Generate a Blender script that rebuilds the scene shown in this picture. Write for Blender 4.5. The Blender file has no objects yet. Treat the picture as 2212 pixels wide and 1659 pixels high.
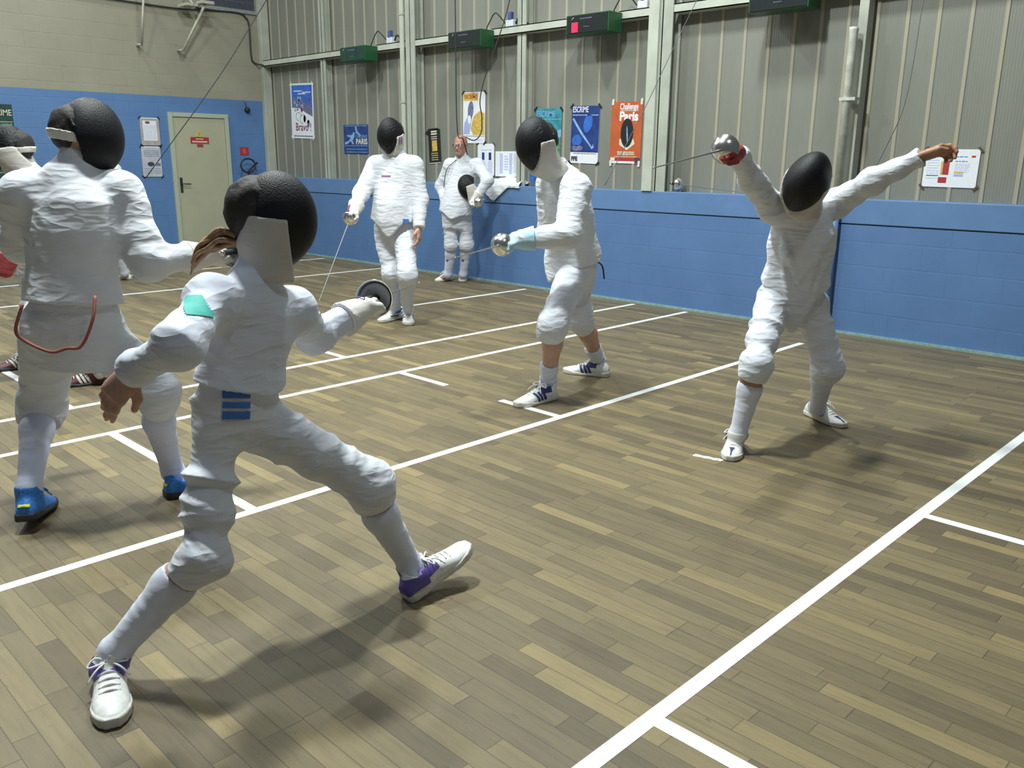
# Fencing hall: a training evening, built object by object in metres.
# X runs along the long cladded wall (+X = right), Y points at that wall, Z is up; the camera stands at the origin, 1.46 m high.
import bpy, bmesh, math, random, json
import numpy as np
from mathutils import Vector, Matrix
random.seed(7)
S = bpy.context.scene
COL = S.collection
f32 = np.float32

# ------------------------------------------------------------------ tags and linking
def tag(o, label=None, cat=None, group=None, kind=None):
    if label: o['label'] = label
    if cat: o['category'] = cat
    if group: o['group'] = group
    if kind: o['kind'] = kind
    return o

def empty(name, loc, rot=(0, 0, 0)):
    o = bpy.data.objects.new(name, None); COL.objects.link(o)
    o.location = loc; o.rotation_euler = rot; o.empty_display_size = .1
    return o

def wmat(parent):
    M = Matrix.Identity(4)
    while parent is not None:
        M = (Matrix.Translation(parent.location) @ parent.rotation_euler.to_matrix().to_4x4()) @ M
        parent = parent.parent
    return M

def link(name, me, mat, parent=None, loc=(0, 0, 0), rot=(0, 0, 0), smooth=False):
    o = bpy.data.objects.new(name, me); COL.objects.link(o)
    o.location = loc; o.rotation_euler = rot
    if mat is not None and not me.materials: me.materials.append(mat)
    if parent: o.parent = parent
    if smooth: me.polygons.foreach_set('use_smooth', np.ones(len(me.polygons), bool))
    return o

def from_bm(name, bm, mat, parent=None, loc=(0, 0, 0), rot=(0, 0, 0), smooth=False):
    bmesh.ops.recalc_face_normals(bm, faces=bm.faces)
    me = bpy.data.meshes.new(name); bm.to_mesh(me); bm.free()
    return link(name, me, mat, parent, loc, rot, smooth)

def bm_box(bm, lo, hi, bev=0, M=None):
    r = bmesh.ops.create_cube(bm, size=1)
    vs = r['verts']
    for v in vs:
        v.co = Vector([lo[i] + (v.co[i] + .5) * (hi[i] - lo[i]) for i in range(3)])
    if bev:
        es = list({e for v in vs for e in v.link_edges})
        r2 = bmesh.ops.bevel(bm, geom=es, offset=bev, segments=2, affect='EDGES', profile=.5)
        vs = list({v for f in r2['faces'] for v in f.verts} | {v for v in vs if v.is_valid})
    if M is not None:
        for v in vs: v.co = M @ v.co
    return vs

def box(name, lo, hi, mat, parent=None, bev=0, loc=(0, 0, 0), rot=(0, 0, 0)):
    bm = bmesh.new(); bm_box(bm, lo, hi, bev)
    return from_bm(name, bm, mat, parent, loc, rot)

def bm_tube(bm, pts, r, n=8, cap=True):
    pts = [Vector(p) for p in pts]
    rr = r if isinstance(r, (list, tuple)) else [r] * len(pts)
    rings = []; ref = None
    for i, p in enumerate(pts):
        d = (pts[min(i + 1, len(pts) - 1)] - pts[max(i - 1, 0)]).normalized()
        if ref is None: ref = d.orthogonal().normalized()
        ref = (ref - d * ref.dot(d))
        ref = ref.normalized() if ref.length > 1e-6 else d.orthogonal().normalized()
        b = d.cross(ref)
        rings.append([bm.verts.new(p + (ref * math.cos(a) + b * math.sin(a)) * rr[i]) for a in [2 * math.pi * k / n for k in range(n)]])
    for A, B in zip(rings, rings[1:]):
        for k in range(n): bm.faces.new((A[k], A[(k + 1) % n], B[(k + 1) % n], B[k]))
    if cap:
        bm.faces.new(rings[0][::-1]); bm.faces.new(rings[-1])

def spline(pts, n=6):
    pts = [np.array(p, float) for p in pts]; out = []
    P = [2 * pts[0] - pts[1]] + pts + [2 * pts[-1] - pts[-2]]
    for i in range(1, len(P) - 2):
        for k in range(n):
            t = k / n; a, b, c, d = P[i - 1], P[i], P[i + 1], P[i + 2]
            out.append(.5 * ((2 * b) + (c - a) * t + (2 * a - 5 * b + 4 * c - d) * t * t + (-a + 3 * b - 3 * c + d) * t ** 3))
    out.append(pts[-1]); return out

def tube(name, pts, r, mat, parent=None, n=8, loc=(0, 0, 0), rot=(0, 0, 0)):
    bm = bmesh.new(); bm_tube(bm, pts, r, n)
    return from_bm(name, bm, mat, parent, loc, rot, True)

def bm_lathe(bm, prof, n=32):
    rings = []
    for r, z in prof:
        if r < 1e-6: rings.append([bm.verts.new((0, 0, z))])
        else: rings.append([bm.verts.new((r * math.cos(a), r * math.sin(a), z)) for a in [2 * math.pi * k / n for k in range(n)]])
    for A, B in zip(rings, rings[1:]):
        for k in range(n):
            q = [A[k % len(A)], A[(k + 1) % len(A)], B[(k + 1) % len(B)], B[k % len(B)]]
            q = list(dict.fromkeys(q))
            if len(q) > 2: bm.faces.new(q)

def lathe(name, prof, mat, parent=None, n=32, loc=(0, 0, 0), rot=(0, 0, 0)):
    bm = bmesh.new(); bm_lathe(bm, prof, n)
    return from_bm(name, bm, mat, parent, loc, rot, True)

def plate(name, pts, mat, parent=None, z=0, t=.0008):
    bm = bmesh.new()
    vs = [bm.verts.new((x, y, z)) for x, y in pts]; f = bm.faces.new(vs)
    r = bmesh.ops.extrude_face_region(bm, geom=[f])
    for v in r['geom']:
        if isinstance(v, bmesh.types.BMVert): v.co.z += t
    return from_bm(name, bm, mat, parent)

def R4(x0, y0, x1, y1): return [(x0, y0), (x1, y0), (x1, y1), (x0, y1)]
def oval(cx, cy, rx, ry, n=24, rot=0):
    return [(cx + rx * math.cos(a) * math.cos(rot) - ry * math.sin(a) * math.sin(rot), cy + rx * math.cos(a) * math.sin(rot) + ry * math.sin(a) * math.cos(rot)) for a in [2 * math.pi * k / n for k in range(n)]]

def text(name, body, size, mat, parent, x, y, z, width=None, align='LEFT', bold=0.0, shear=0):
    cu = bpy.data.curves.new(name, 'FONT'); cu.body = body; cu.size = size; cu.align_x = align
    cu.extrude = .0005; cu.offset = bold; cu.shear = shear
    tmp = bpy.data.objects.new(name, cu); COL.objects.link(tmp)
    dg = bpy.context.evaluated_depsgraph_get(); dg.update()
    me = bpy.data.meshes.new_from_object(tmp.evaluated_get(dg))
    bpy.data.objects.remove(tmp); bpy.data.curves.remove(cu)
    me.name = name; me.materials.clear()
    co = np.empty(len(me.vertices) * 3); me.vertices.foreach_get('co', co); co = co.reshape(-1, 3)
    if width:
        w = co[:, 0].max() - co[:, 0].min(); k = width / w
        x0 = co[:, 0].min() if align == 'LEFT' else 0
        co[:, 0] = (co[:, 0] - x0) * k
        me.vertices.foreach_set('co', co.ravel())
    return link(name, me, mat, parent, (x, y, z))

# ------------------------------------------------------------------ materials
class NT:
    def __init__(s, name):
        s.m = bpy.data.materials.new(name); s.m.use_nodes = True
        s.t = s.m.node_tree; s.t.nodes.clear()
        s.out = s.n('ShaderNodeOutputMaterial'); s.b = s.n('ShaderNodeBsdfPrincipled')
        s.t.links.new(s.b.outputs[0], s.out.inputs[0])
    def n(s, typ, **k):
        nd = s.t.nodes.new(typ)
        for a, v in k.items(): setattr(nd, a, v)
        return nd
    def set(s, sock, v):
        if hasattr(v, 'is_output'): s.t.links.new(v, sock)
        else: sock.default_value = v
    def math(s, op, a, b=0.0, c=0.0):
        nd = s.n('ShaderNodeMath', operation=op)
        s.set(nd.inputs[0], a); s.set(nd.inputs[1], b); s.set(nd.inputs[2], c)
        return nd.outputs[0]
    def pos(s, kind='Object'):
        return s.n('ShaderNodeTexCoord').outputs[kind]
    def wpos(s): return s.n('ShaderNodeNewGeometry').outputs['Position']
    def mapv(s, v, scale=(1, 1, 1), rot=(0, 0, 0), loc=(0, 0, 0)):
        nd = s.n('ShaderNodeMapping'); s.set(nd.inputs[0], v); nd.inputs['Scale'].default_value = scale
        nd.inputs['Rotation'].default_value = rot; nd.inputs['Location'].default_value = loc
        return nd.outputs[0]
    def noise(s, v, scale=5, detail=4, rough=.55, out='Fac'):
        nd = s.n('ShaderNodeTexNoise'); s.set(nd.inputs['Vector'], v); nd.inputs['Scale'].default_value = scale
        nd.inputs['Detail'].default_value = detail; nd.inputs['Roughness'].default_value = rough
        return nd.outputs[out]
    def ramp(s, f, stops, interp='LINEAR'):
        nd = s.n('ShaderNodeValToRGB'); s.set(nd.inputs[0], f); cr = nd.color_ramp; cr.interpolation = interp
        while len(cr.elements) < len(stops): cr.elements.new(.5)
        for e, (p, c) in zip(cr.elements, stops):
            e.position = p; e.color = (*c, 1) if len(c) == 3 else c
        return nd.outputs[0]
    def mix(s, f, a, b, mode='MIX'):
        nd = s.n('ShaderNodeMix', data_type='RGBA', blend_type=mode)
        s.set(nd.inputs[0], f); s.set(nd.inputs[6], a if hasattr(a, 'is_output') else (*a, 1)); s.set(nd.inputs[7], b if hasattr(b, 'is_output') else (*b, 1))
        return nd.outputs[2]
    def sep(s, v):
        nd = s.n('ShaderNodeSeparateXYZ'); s.set(nd.inputs[0], v); return nd.outputs
    def comb(s, x, y, z):
        nd = s.n('ShaderNodeCombineXYZ'); s.set(nd.inputs[0], x); s.set(nd.inputs[1], y); s.set(nd.inputs[2], z); return nd.outputs[0]
    def bump(s, h, strength=.3, dist=.01):
        nd = s.n('ShaderNodeBump'); s.set(nd.inputs['Height'], h); nd.inputs['Strength'].default_value = strength
        nd.inputs['Distance'].default_value = dist
        s.t.links.new(nd.outputs[0], s.b.inputs['Normal'])
    def base(s, c): s.set(s.b.inputs['Base Color'], c if hasattr(c, 'is_output') else (*c, 1))
    def p(s, **k):
        for a, v in k.items(): s.set(s.b.inputs[a.replace('_', ' ')], v)

def simple(name, col, rough=.6, metal=0.0, var=.08, scale=30, bump=0.0, emit=None, coat=0.0):
    m = NT(name); v = m.pos()
    n = m.noise(v, scale, 3)
    lo = tuple(c * (1 - var) for c in col); hi = tuple(min(1, c * (1 + var)) for c in col)
    m.base(m.ramp(n, [(.3, lo), (.7, hi)])); m.p(Roughness=rough, Metallic=metal)
    if bump: m.bump(n, bump, .004)
    if coat: m.p(Coat_Weight=coat, Coat_Roughness=.1)
    if emit: m.p(Emission_Color=(*emit[0], 1), Emission_Strength=emit[1])
    return m.m

def cloth(name, col, fold=.6, rough=.85, weave=260):
    m = NT(name); v = m.pos()
    big = m.noise(m.mapv(v, (1, 1, 2.2)), 9, 5, .6)
    fine = m.noise(v, weave, 2)
    m.base(m.ramp(big, [(.25, tuple(c * .94 for c in col)), (.75, col)]))
    m.p(Roughness=rough, Sheen_Weight=.15)
    wr = m.noise(m.mapv(v, (1, 1, 3.0), (.5, .3, 0)), 7, 2, .4)
    ridge = m.math('SUBTRACT', 1.0, m.math('MULTIPLY', m.math('ABSOLUTE', m.math('SUBTRACT', wr, .5)), 5.0))
    h = m.math('ADD', m.math('MULTIPLY', ridge, .55), m.math('MULTIPLY', fine, .05))
    m.bump(h, fold, .012)
    return m.m

M = {}
M['jacket'] = cloth('white_canvas', (.70, .725, .785))
M['jacket_cool'] = cloth('cool_white_canvas', (.68, .72, .83))
M['breeches'] = cloth('white_breeches_cloth', (.68, .71, .785), .75)
M['sock'] = cloth('white_knit', (.67, .71, .83), .2)
M['sock_lilac'] = cloth('pale_knit', (.66, .70, .88), .2)
M['bib'] = cloth('cream_bib_cloth', (.56, .525, .485), .25)
M['bib_white'] = cloth('offwhite_bib_cloth', (.66, .64, .60), .3)
M['glove_white'] = cloth('white_glove_leather', (.74, .72, .68), .3)
M['glove_red'] = cloth('red_glove_leather', (.34, .045, .05), .3)
M['glove_blue'] = cloth('pale_blue_glove', (.45, .68, .80), .3)
M['glove_dark'] = cloth('navy_glove', (.05, .06, .13), .3)
M['hair'] = simple('dark_hair', (.018, .015, .014), .7, bump=.6, scale=90)
M['hair_brown'] = simple('brown_hair', (.30, .17, .085), .65, var=.4, bump=.6, scale=60)
M['beard'] = simple('grey_beard', (.30, .26, .23), .8, scale=80)
M['skin_tan'] = simple('tan_skin', (.42, .22, .13), .5)
M['skin_pale'] = simple('pale_skin', (.52, .30, .23), .5)
M['skin_ruddy'] = simple('ruddy_skin', (.44, .21, .155), .45)
M['eye'] = simple('eye_white', (.75, .74, .7), .2)
M['pupil'] = simple('dark_pupil', (.02, .015, .01), .2)
M['lip'] = simple('lip', (.33, .12, .10), .5)
M['steel'] = simple('polished_steel', (.78, .77, .74), .22, 1.0, var=.05)
M['blade'] = simple('blade_steel', (.33, .33, .33), .35, .9)
M['felt'] = simple('grey_felt_pad', (.45, .46, .48), .9)
M['grip'] = simple('dark_grip_rubber', (.02, .02, .022), .6)
M['black'] = simple('black_rubber', (.014, .014, .016), .55)
M['blackcloth'] = simple('black_cloth', (.012, .012, .014), .8)
M['thin_cord'] = simple('grey_cord', (.07, .075, .075), .6)
M['cable'] = simple('cable_black', (.025, .027, .027), .6)
M['cord_red'] = simple('red_brown_cord', (.28, .08, .06), .6)
M['shoe_white'] = simple('white_shoe_leather', (.78, .78, .76), .5, bump=.2, scale=60)
M['shoe_sole'] = simple('pale_sole_rubber', (.62, .61, .56), .6)
M['shoe_blue'] = simple('blue_shoe_mesh', (.03, .20, .62), .55, var=.25, bump=.4, scale=120)
M['sole_dark'] = simple('dark_sole', (.03, .03, .035), .6)
M['shoe_maroon'] = simple('maroon_shoe', (.10, .03, .035), .55)
M['navy'] = simple('navy_trim', (.025, .035, .16), .6)
M['purple'] = simple('violet_trim', (.12, .09, .36), .6)
M['yellow'] = simple('neon_yellow_trim', (.72, .78, .05), .6)
M['gum'] = simple('gum_rubber', (.40, .22, .08), .6)
M['badge_blue'] = simple('blue_badge', (.05, .16, .50), .7)
M['badge_green'] = simple('green_badge', (.05, .42, .36), .7)
M['badge_mauve'] = simple('mauve_print', (.30, .12, .30), .7)
M['white'] = simple('white_paper', (.78, .80, .84), .7, var=.03)
M['cream'] = simple('cream_paper', (.66, .62, .48), .7, var=.05)
M['red'] = simple('red_print', (.38, .03, .035), .6)
M['orange'] = simple('orange_print', (.50, .105, .03), .55, var=.12, scale=8)
M['p_navy'] = simple('navy_print', (.022, .05, .20), .4, var=.3, scale=9)
M['p_blue'] = simple('blue_print', (.04, .15, .56), .45, var=.2, scale=10)
M['p_sky'] = simple('sky_print', (.22, .40, .66), .5, var=.3, scale=18)
M['p_teal'] = simple('teal_print', (.04, .26, .33), .45, var=.4, scale=9)
M['p_green'] = simple('dark_green_print', (.012, .05, .04), .5, var=.3, scale=14)
M['p_leaf'] = simple('leaf_green_print', (.10, .26, .14), .5, var=.5, scale=25)
M['p_grey'] = simple('grey_violet_print', (.16, .16, .28), .6, var=.5, scale=40)
M['p_yellow'] = simple('yellow_print', (.62, .42, .09), .55, var=.3, scale=30)
M['p_gold'] = simple('gold_ink', (.55, .40, .10), .6)
M['p_lilac'] = simple('lilac_ink', (.36, .42, .74), .6)
M['p_ink'] = simple('dark_ink', (.05, .05, .08), .6)
M['p_wine'] = simple('wine_ink', (.22, .05, .10), .6)
M['metal_green'] = simple('green_painted_metal', (.015, .09, .03), .45)
M['metal_box'] = simple('dark_box_metal', (.026, .032, .034), .3, .3)
M['led'] = simple('red_led', (.8, .02, .06), .4, emit=((1, .02, .06), 3.5))
M['white_plastic'] = simple('white_plastic', (.65, .68, .70), .4)
M['blue_plastic'] = simple('blue_plug', (.06, .11, .30), .4)
M['ext_red'] = simple('extinguisher_red', (.45, .03, .03), .3, coat=.5)
M['tape'] = simple('pale_tape', (.68, .68, .60), .5)
M['wood'] = simple('pale_wood', (.46, .45, .36), .7, var=.15, bump=.2)
M['handle'] = simple('dark_handle_metal', (.09, .09, .08), .35, .8)
M['door'] = simple('cream_door_paint', (.42, .415, .29), .5, var=.04, scale=3)
M['doorframe'] = simple('pale_green_frame_paint', (.42, .46, .36), .5, var=.04)
M['towel'] = cloth('white_towel', (.76, .80, .82), .6)

def m_wire():
    m = NT('mask_wire_mesh'); v = m.pos()
    w = m.n('ShaderNodeTexVoronoi'); m.set(w.inputs['Vector'], v); w.inputs['Scale'].default_value = 260
    m.base(m.ramp(m.noise(v, 8, 3), [(.3, (.0035, .004, .005)), (.75, (.009, .0105, .014))]))
    m.p(Roughness=.5, Specular_IOR_Level=.3); m.bump(w.outputs['Distance'], .35, .003); return m.m
M['wire'] = m_wire()

def m_glass():
    m = NT('clear_plastic'); m.base((.55, .75, .9)); m.p(Roughness=.1, Transmission_Weight=.85, IOR=1.33); return m.m
M['bottle'] = m_glass()

def m_floor():
    m = NT('worn_strip_parquet'); P = m.wpos(); x, y, z = m.sep(P)
    W_, L_ = .065, .46
    ry = m.math('DIVIDE', y, W_); row = m.math('FLOOR', ry)
    wn = m.n('ShaderNodeTexWhiteNoise', noise_dimensions='1D'); m.set(wn.inputs['W'], row)
    wn2 = m.n('ShaderNodeTexWhiteNoise', noise_dimensions='1D'); m.set(wn2.inputs['W'], m.math('ADD', row, 37.3))
    Lr = m.math('ADD', L_ * .75, m.math('MULTIPLY', wn2.outputs[0], L_ * .6))
    cx = m.math('DIVIDE', m.math('ADD', x, m.math('MULTIPLY', wn.outputs[0], 3.0)), Lr); col = m.math('FLOOR', cx)
    pid = m.n('ShaderNodeTexWhiteNoise', noise_dimensions='2D'); m.set(pid.inputs['Vector'], m.comb(row, col, 0))
    tone = m.ramp(pid.outputs[0], [(0, (0.1242, 0.0968, 0.0546)), (0.2, (0.1552, 0.1213, 0.0663)), (0.5, (0.1765, 0.1394, 0.0749)), (0.75, (0.1998, 0.1575, 0.0811)), (0.93, (0.2289, 0.1792, 0.0889)), (1, (0.2813, 0.2172, 0.1014))])
    g = m.noise(m.mapv(P, (5, 60, 1)), 1.0, 6, .65)
    tone = m.mix(.55, tone, m.ramp(g, [(.2, (.42, .40, .36)), (.55, (1, 1, 1)), (.9, (1.25, 1.2, 1.1))]), 'MULTIPLY')
    sw = m.noise(m.mapv(P, (.8, .8, 1)), 1.1, 5, .6)
    tone = m.mix(.5, tone, m.ramp(sw, [(.3, (.70, .72, .70)), (.65, (1.06, 1.04, 1.0))]), 'MULTIPLY')
    fl = m.noise(m.mapv(P, (14, 45, 1)), 1.0, 3, .6)
    tone = m.mix(m.math('GREATER_THAN', fl, .70), tone, m.mix(.5, tone, (.05, .04, .03)))
    fy = m.math('FRACT', ry); fx = m.math('FRACT', cx)
    sy = m.math('MINIMUM', fy, m.math('SUBTRACT', 1.0, fy)); sx = m.math('MINIMUM', fx, m.math('SUBTRACT', 1.0, fx))
    seam = m.math('MAXIMUM', m.math('LESS_THAN', sy, .022), m.math('LESS_THAN', sx, .0035))
    m.base(m.mix(m.math('MULTIPLY', seam, .62), tone, (.035, .026, .018)))
    m.p(Roughness=m.math('ADD', .40, m.math('MULTIPLY', g, .28)))
    m.bump(m.math('SUBTRACT', m.math('MULTIPLY', g, .15), m.math('MULTIPLY', seam, .5)), .25, .004)
    return m.m
M['floor'] = m_floor()

def m_line():
    m = NT('white_line_paint'); P = m.wpos(); x, y, z = m.sep(P)
    fy = m.math('FRACT', m.math('DIVIDE', y, .065)); sy = m.math('MINIMUM', fy, m.math('SUBTRACT', 1.0, fy))
    seam = m.math('MULTIPLY', m.math('LESS_THAN', sy, .014), .28)
    wear = m.math('GREATER_THAN', m.noise(P, 34, 5, .7), .69)
    c = m.mix(m.math('MAXIMUM', seam, m.math('MULTIPLY', wear, .45)), (.83, .86, .86), (.33, .30, .24))
    m.base(c); m.p(Roughness=.5); return m.m
M['line'] = m_line()

def m_block(name, ax, c1, c2, bw, bh, mortar, bumps=.5, split=None, ctop=None):
    m = NT(name); P = m.wpos(); s = m.sep(P)
    v = m.comb(s[ax], s[2], 0)
    br = m.n('ShaderNodeTexBrick'); m.set(br.inputs['Vector'], v)
    br.inputs['Scale'].default_value = 1; br.inputs['Mortar Size'].default_value = mortar
    br.inputs['Brick Width'].default_value = bw; br.inputs['Row Height'].default_value = bh; br.inputs['Mortar Smooth'].default_value = .4
    n = m.noise(m.mapv(P, (1, 1, 1)), 2.2, 6, .6)
    c = m.ramp(n, [(.3, c1), (.7, c2)])
    if split is not None:
        ct = m.ramp(m.noise(P, 1.4, 6, .6), [(.3, ctop[0]), (.7, ctop[1])])
        c = m.mix(m.math('GREATER_THAN', s[2], split), c, ct)
    gate = m.math('MULTIPLY', br.outputs['Fac'], m.math('GREATER_THAN', m.noise(P, 3.1, 2), .55))
    c = m.mix(m.math('MULTIPLY', gate, .16), c, m.mix(1.0, c, (.55, .55, .55), 'MULTIPLY'))
    fine = m.noise(P, 60, 4, .7)
    m.base(c); m.p(Roughness=.55)
    m.bump(m.math('ADD', m.math('MULTIPLY', br.outputs['Fac'], -.5), m.math('MULTIPLY', fine, .25)), bumps, .012)
    return m.m
M['bluewall'] = m_block('blue_painted_blocks', 0, (.088, .178, .375), (.104, .206, .420), .42, .20, .008, .2)
M['endwall'] = m_block('painted_block_end_wall', 1, (.090, .190, .400), (.105, .218, .450), .42, .20, .008, .28, split=2.302, ctop=((.285, .270, .205), (.335, .318, .245)))
M['bluetop'] = simple('blue_render', (.114, .220, .430), .55, var=.06, scale=5, bump=.1)

def m_clad():
    m = NT('ribbed_metal_cladding'); P = m.wpos(); s = m.sep(P)
    n = m.noise(m.mapv(P, (1.2, 1, .25)), 2.0, 5, .6)
    c = m.ramp(n, [(.3, (.200, .205, .176)), (.7, (.250, .252, .216))])
    fx = m.math('FRACT', m.math('DIVIDE', m.math('ADD', s[0], 20 * .2425 - .013 + .01), .2425))
    d = m.math('ABSOLUTE', m.math('SUBTRACT', fx, .5))
    # narrow unpainted crest of each rib, a little yellower
    crest = m.math('LESS_THAN', m.math('ABSOLUTE', m.math('SUBTRACT', s[1], 7.484)), .002)
    c = m.mix(m.math('MULTIPLY', crest, .8), c, (.42, .385, .28))
    m.base(c); m.p(Roughness=.5, Metallic=.1)
    w = m.n('ShaderNodeTexWave', wave_type='BANDS', bands_direction='X'); m.set(w.inputs['Vector'], P); w.inputs['Scale'].default_value = 14
    m.bump(w.outputs['Fac'], .25, .004)
    return m.m
M['clad'] = m_clad()
M['post'] = simple('pale_post_paint', (.40, .42, .36), .5, var=.12, scale=4)
M['rail'] = simple('pale_rail_paint', (.50, .525, .45), .45, var=.1, scale=5)
M['post_w'] = simple('white_worn_paint', (.55, .57, .50), .45, var=.2, scale=14)
M['skirt'] = simple('pale_green_skirting', (.24, .38, .36), .6, var=.2)
M['grille'] = simple('dark_grille', (.02, .022, .05), .5)
M['concrete'] = simple('grey_lintel', (.25, .26, .26), .7, var=.15)
# ------------------------------------------------------------------ the setting
YW, YC, XE, ZB = 7.32, 7.49, -12.75, 1.156
XR = 4.0
fl = tag(box('floor', (XE - .2, -4, -.1), (XR, YW + .2, 0), M['floor']), kind='structure')
bm = bmesh.new()
def strip(x0, y0, x1, y1): bm_box(bm, (x0, y0, 0), (x1, y1, .0012))
w = .025
for x, y0, y1 in ((-3.161, -3.5, 6.66), (-1.135, -3.5, 7.2), (-4.669, -3.5, 7.24), (-5.314, -3.5, 7.24), (-6.817, -3.5, 7.17), (-9.481, -3.5, 7.24), (-11.002, -3.5, 7.2), (.375, -3.5, 7.2)):
    strip(x - w, y0, x + w, y1)
for x0, x1, y in ((-3.66, -3.186, 3.635), (-1.11, .35, 3.672), (-1.11, .35, 1.71), (-4.644, -4.17, 3.63), (-4.644, -4.02, 1.645), (-5.81, -5.339, 3.62), (-6.792, -5.339, 1.66), (-3.66, -3.186, 1.66), (-9.98, -9.506, 3.63)):
    strip(x0, y - w, x1, y + w)
from_bm('court_line', bm, M['line'], fl)['kind'] = 'structure'
bm = bmesh.new()
N_ = 9
top = [(-2.245 + .15 * i / N_, 3.625 + .03 * i / N_ + .018 + .004 * math.sin(i * 1.9)) for i in range(N_ + 1)]
bot = [(-2.245 + .15 * i / N_, 3.625 + .03 * i / N_ - .014 + .004 * math.cos(i * 2.3)) for i in range(N_ + 1)]
dash = [(p[0], p[1]) for p in top] + [(p[0], p[1]) for p in bot[::-1]]
d_ = plate('paint_dash', dash, M['line'], fl, 0, .0012); d_['kind'] = 'structure'
j_ = box('board_joint', (XE, 6.925, 0), (XR, 6.933, .0008), M['cable'], fl); j_['kind'] = 'structure'

tag(box('wall_right', (XE, YW, 0), (XR, YC + .25, .941), M['bluewall']), kind='structure')
tag(box('wall_right_capping', (XE, YW - .004, .950), (XR, YC + .25, ZB), M['bluetop'], bev=.006), kind='structure')
tag(box('wall_right_joint', (XE, YW + .012, .94), (XR, YC + .2, .952), M['cable']), kind='structure')
tag(box('baseboard_right', (XE, YW - .018, 0), (XR, YW, .022), M['skirt']), kind='structure')
tag(box('wall_left', (XE - .25, -4, 0), (XE, YC + .25, 5.4), M['endwall']), kind='structure')
# ribbed cladding
bm = bmesh.new(); xs = []
k0 = int((XE - 1 + 4.379) / .2425) - 1; prof = []
x = -4.379 + k0 * .2425
while x < XR + .3:
    prof += [(x - .020, YC), (x - .013, 7.484), (x + .013, 7.484), (x + .020, YC)]; x += .2425
prof = [p for p in prof if XE - .1 < p[0] < XR]
va = [bm.verts.new((px, py, ZB - .05)) for px, py in prof]; vb = [bm.verts.new((px, py, 5.4)) for px, py in prof]
for i in range(len(prof) - 1): bm.faces.new((va[i], va[i + 1], vb[i + 1], vb[i]))
cl_ = from_bm('wall_right_cladding', bm, M['clad']); tag(cl_, kind='structure')
for p in cl_.data.polygons:
    pass
# steel posts and rails of the cladding frame
def ibeam(name, x0, x1, y0, y1, z0, z1, mat):
    bm = bmesh.new(); t = .014
    bm_box(bm, (x0, y0, z0), (x1, y0 + t, z1)); bm_box(bm, (x0, y1 - t, z0), (x1, y1, z1))
    bm_box(bm, ((x0 + x1) / 2 - .006, y0, z0), ((x0 + x1) / 2 + .006, y1, z1))
    return from_bm(name, bm, mat)
tag(box('corner_post', (XE + .003, 7.33, ZB), (XE + .10, 7.474, 5.4), M['post'], bev=.008), kind='structure')
for x0, x1 in ((-11.11, -10.99), (-7.17, -7.04)):
    tag(ibeam('steel_post', x0, x1, 7.36, 7.474, ZB, 5.4, M['post']), kind='structure')
for x0, x1 in ((-9.12, -8.94), (-5.30, -5.07), (-1.30, -1.08)):
    tag(ibeam('steel_column', x0, x1, 7.325, 7.474, ZB, 5.4, M['post']), kind='structure')
tag(box('steel_post', (-3.275, 7.36, ZB), (-3.195, 7.474, 5.4), M['post'], bev=.004), kind='structure')
tag(box('steel_post', (-5.335, 7.30, ZB), (-5.215, 7.325, 5.4), M['rail'], bev=.003), kind='structure')
def crail(x0, x1):
    bm = bmesh.new()
    bm_box(bm, (x0, 7.335, 2.815), (x1, 7.345, 2.90)); bm_box(bm, (x0, 7.335, 2.89), (x1, 7.474, 2.90)); bm_box(bm, (x0, 7.335, 2.815), (x1, 7.474, 2.825))
    return tag(from_bm('wall_rail', bm, M['rail']), kind='structure')
for a in ((XE + .10, -9.14), (-8.94, -5.34), (-5.07, -3.275), (-3.195, -1.30), (-1.08, XR)): crail(*a)
pc = tag(empty('cable_duct', (-9.165, 7.30, ZB)), 'slim white cable duct up the left edge of the column behind the walking fencer', 'cable duct')
box('duct_body', (-.045, -.0, 0), (.025, .025, 4.2), M['rail'], pc, .003)
for z in (.99, 2.05):
    box('duct_clip', (-.055, -.006, z), (.035, .026, z + .02), M['post'], pc)
dp = tag(empty('drain_pipe', (-3.262, 7.27, 0)), 'worn white standpipe, blue below the ledge, behind the arms-raised fencer', 'pipe')
lathe('upper_pipe', [(0, 2.52), (.036, 2.52), (.038, 2.50), (.034, 2.46), (.034, ZB), (0, ZB)], M['post_w'], dp, 20)
lathe('lower_pipe', [(0, ZB), (.036, ZB), (.036, 0), (0, 0)], M['bluetop'], dp, 20)
for z in (1.95,):
    box('pipe_bracket', (-.05, -.04, z), (.085, .06, z + .025), M['post_w'] if z > 1 else M['bluetop'], dp)

# door in the end wall
dr = tag(empty('door_1', (XE, 6.255, 0), (0, 0, math.pi / 2)), kind='structure')   # local x = world +y, local -y = world +x
bm = bmesh.new()
bm_box(bm, (-.47, -.035, 0), (-.41, .02, 2.08), .004); bm_box(bm, (.41, -.035, 0), (.47, .02, 2.08), .004); bm_box(bm, (-.41, -.034, 2.02), (.41, .019, 2.08))
from_bm('door_frame', bm, M['doorframe'], dr)
box('door_leaf', (-.405, -.018, .012), (.405, .012, 2.012), M['door'], dr, .003)
hd = box('door_handle', (-.375, -.026, .93), (-.335, -.018, 1.15), M['handle'], dr, .003)
tube('lever', [(-.355, -.02, 1.06), (-.355, -.065, 1.06), (-.345, -.072, 1.06), (-.23, -.072, 1.055)], .009, M['handle'], hd)
def on_end(name, y, z, label, cat, **k): return tag(empty(name, (XE, y, z), (math.pi / 2, 0, math.pi / 2)), label, cat, **k)
ds = tag(empty('warning_sign', (XE + .019, 6.243, 1.69), (math.pi / 2, 0, math.pi / 2)), 'yellow triangle over a dark red plate on the cream door', 'sign')
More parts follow.
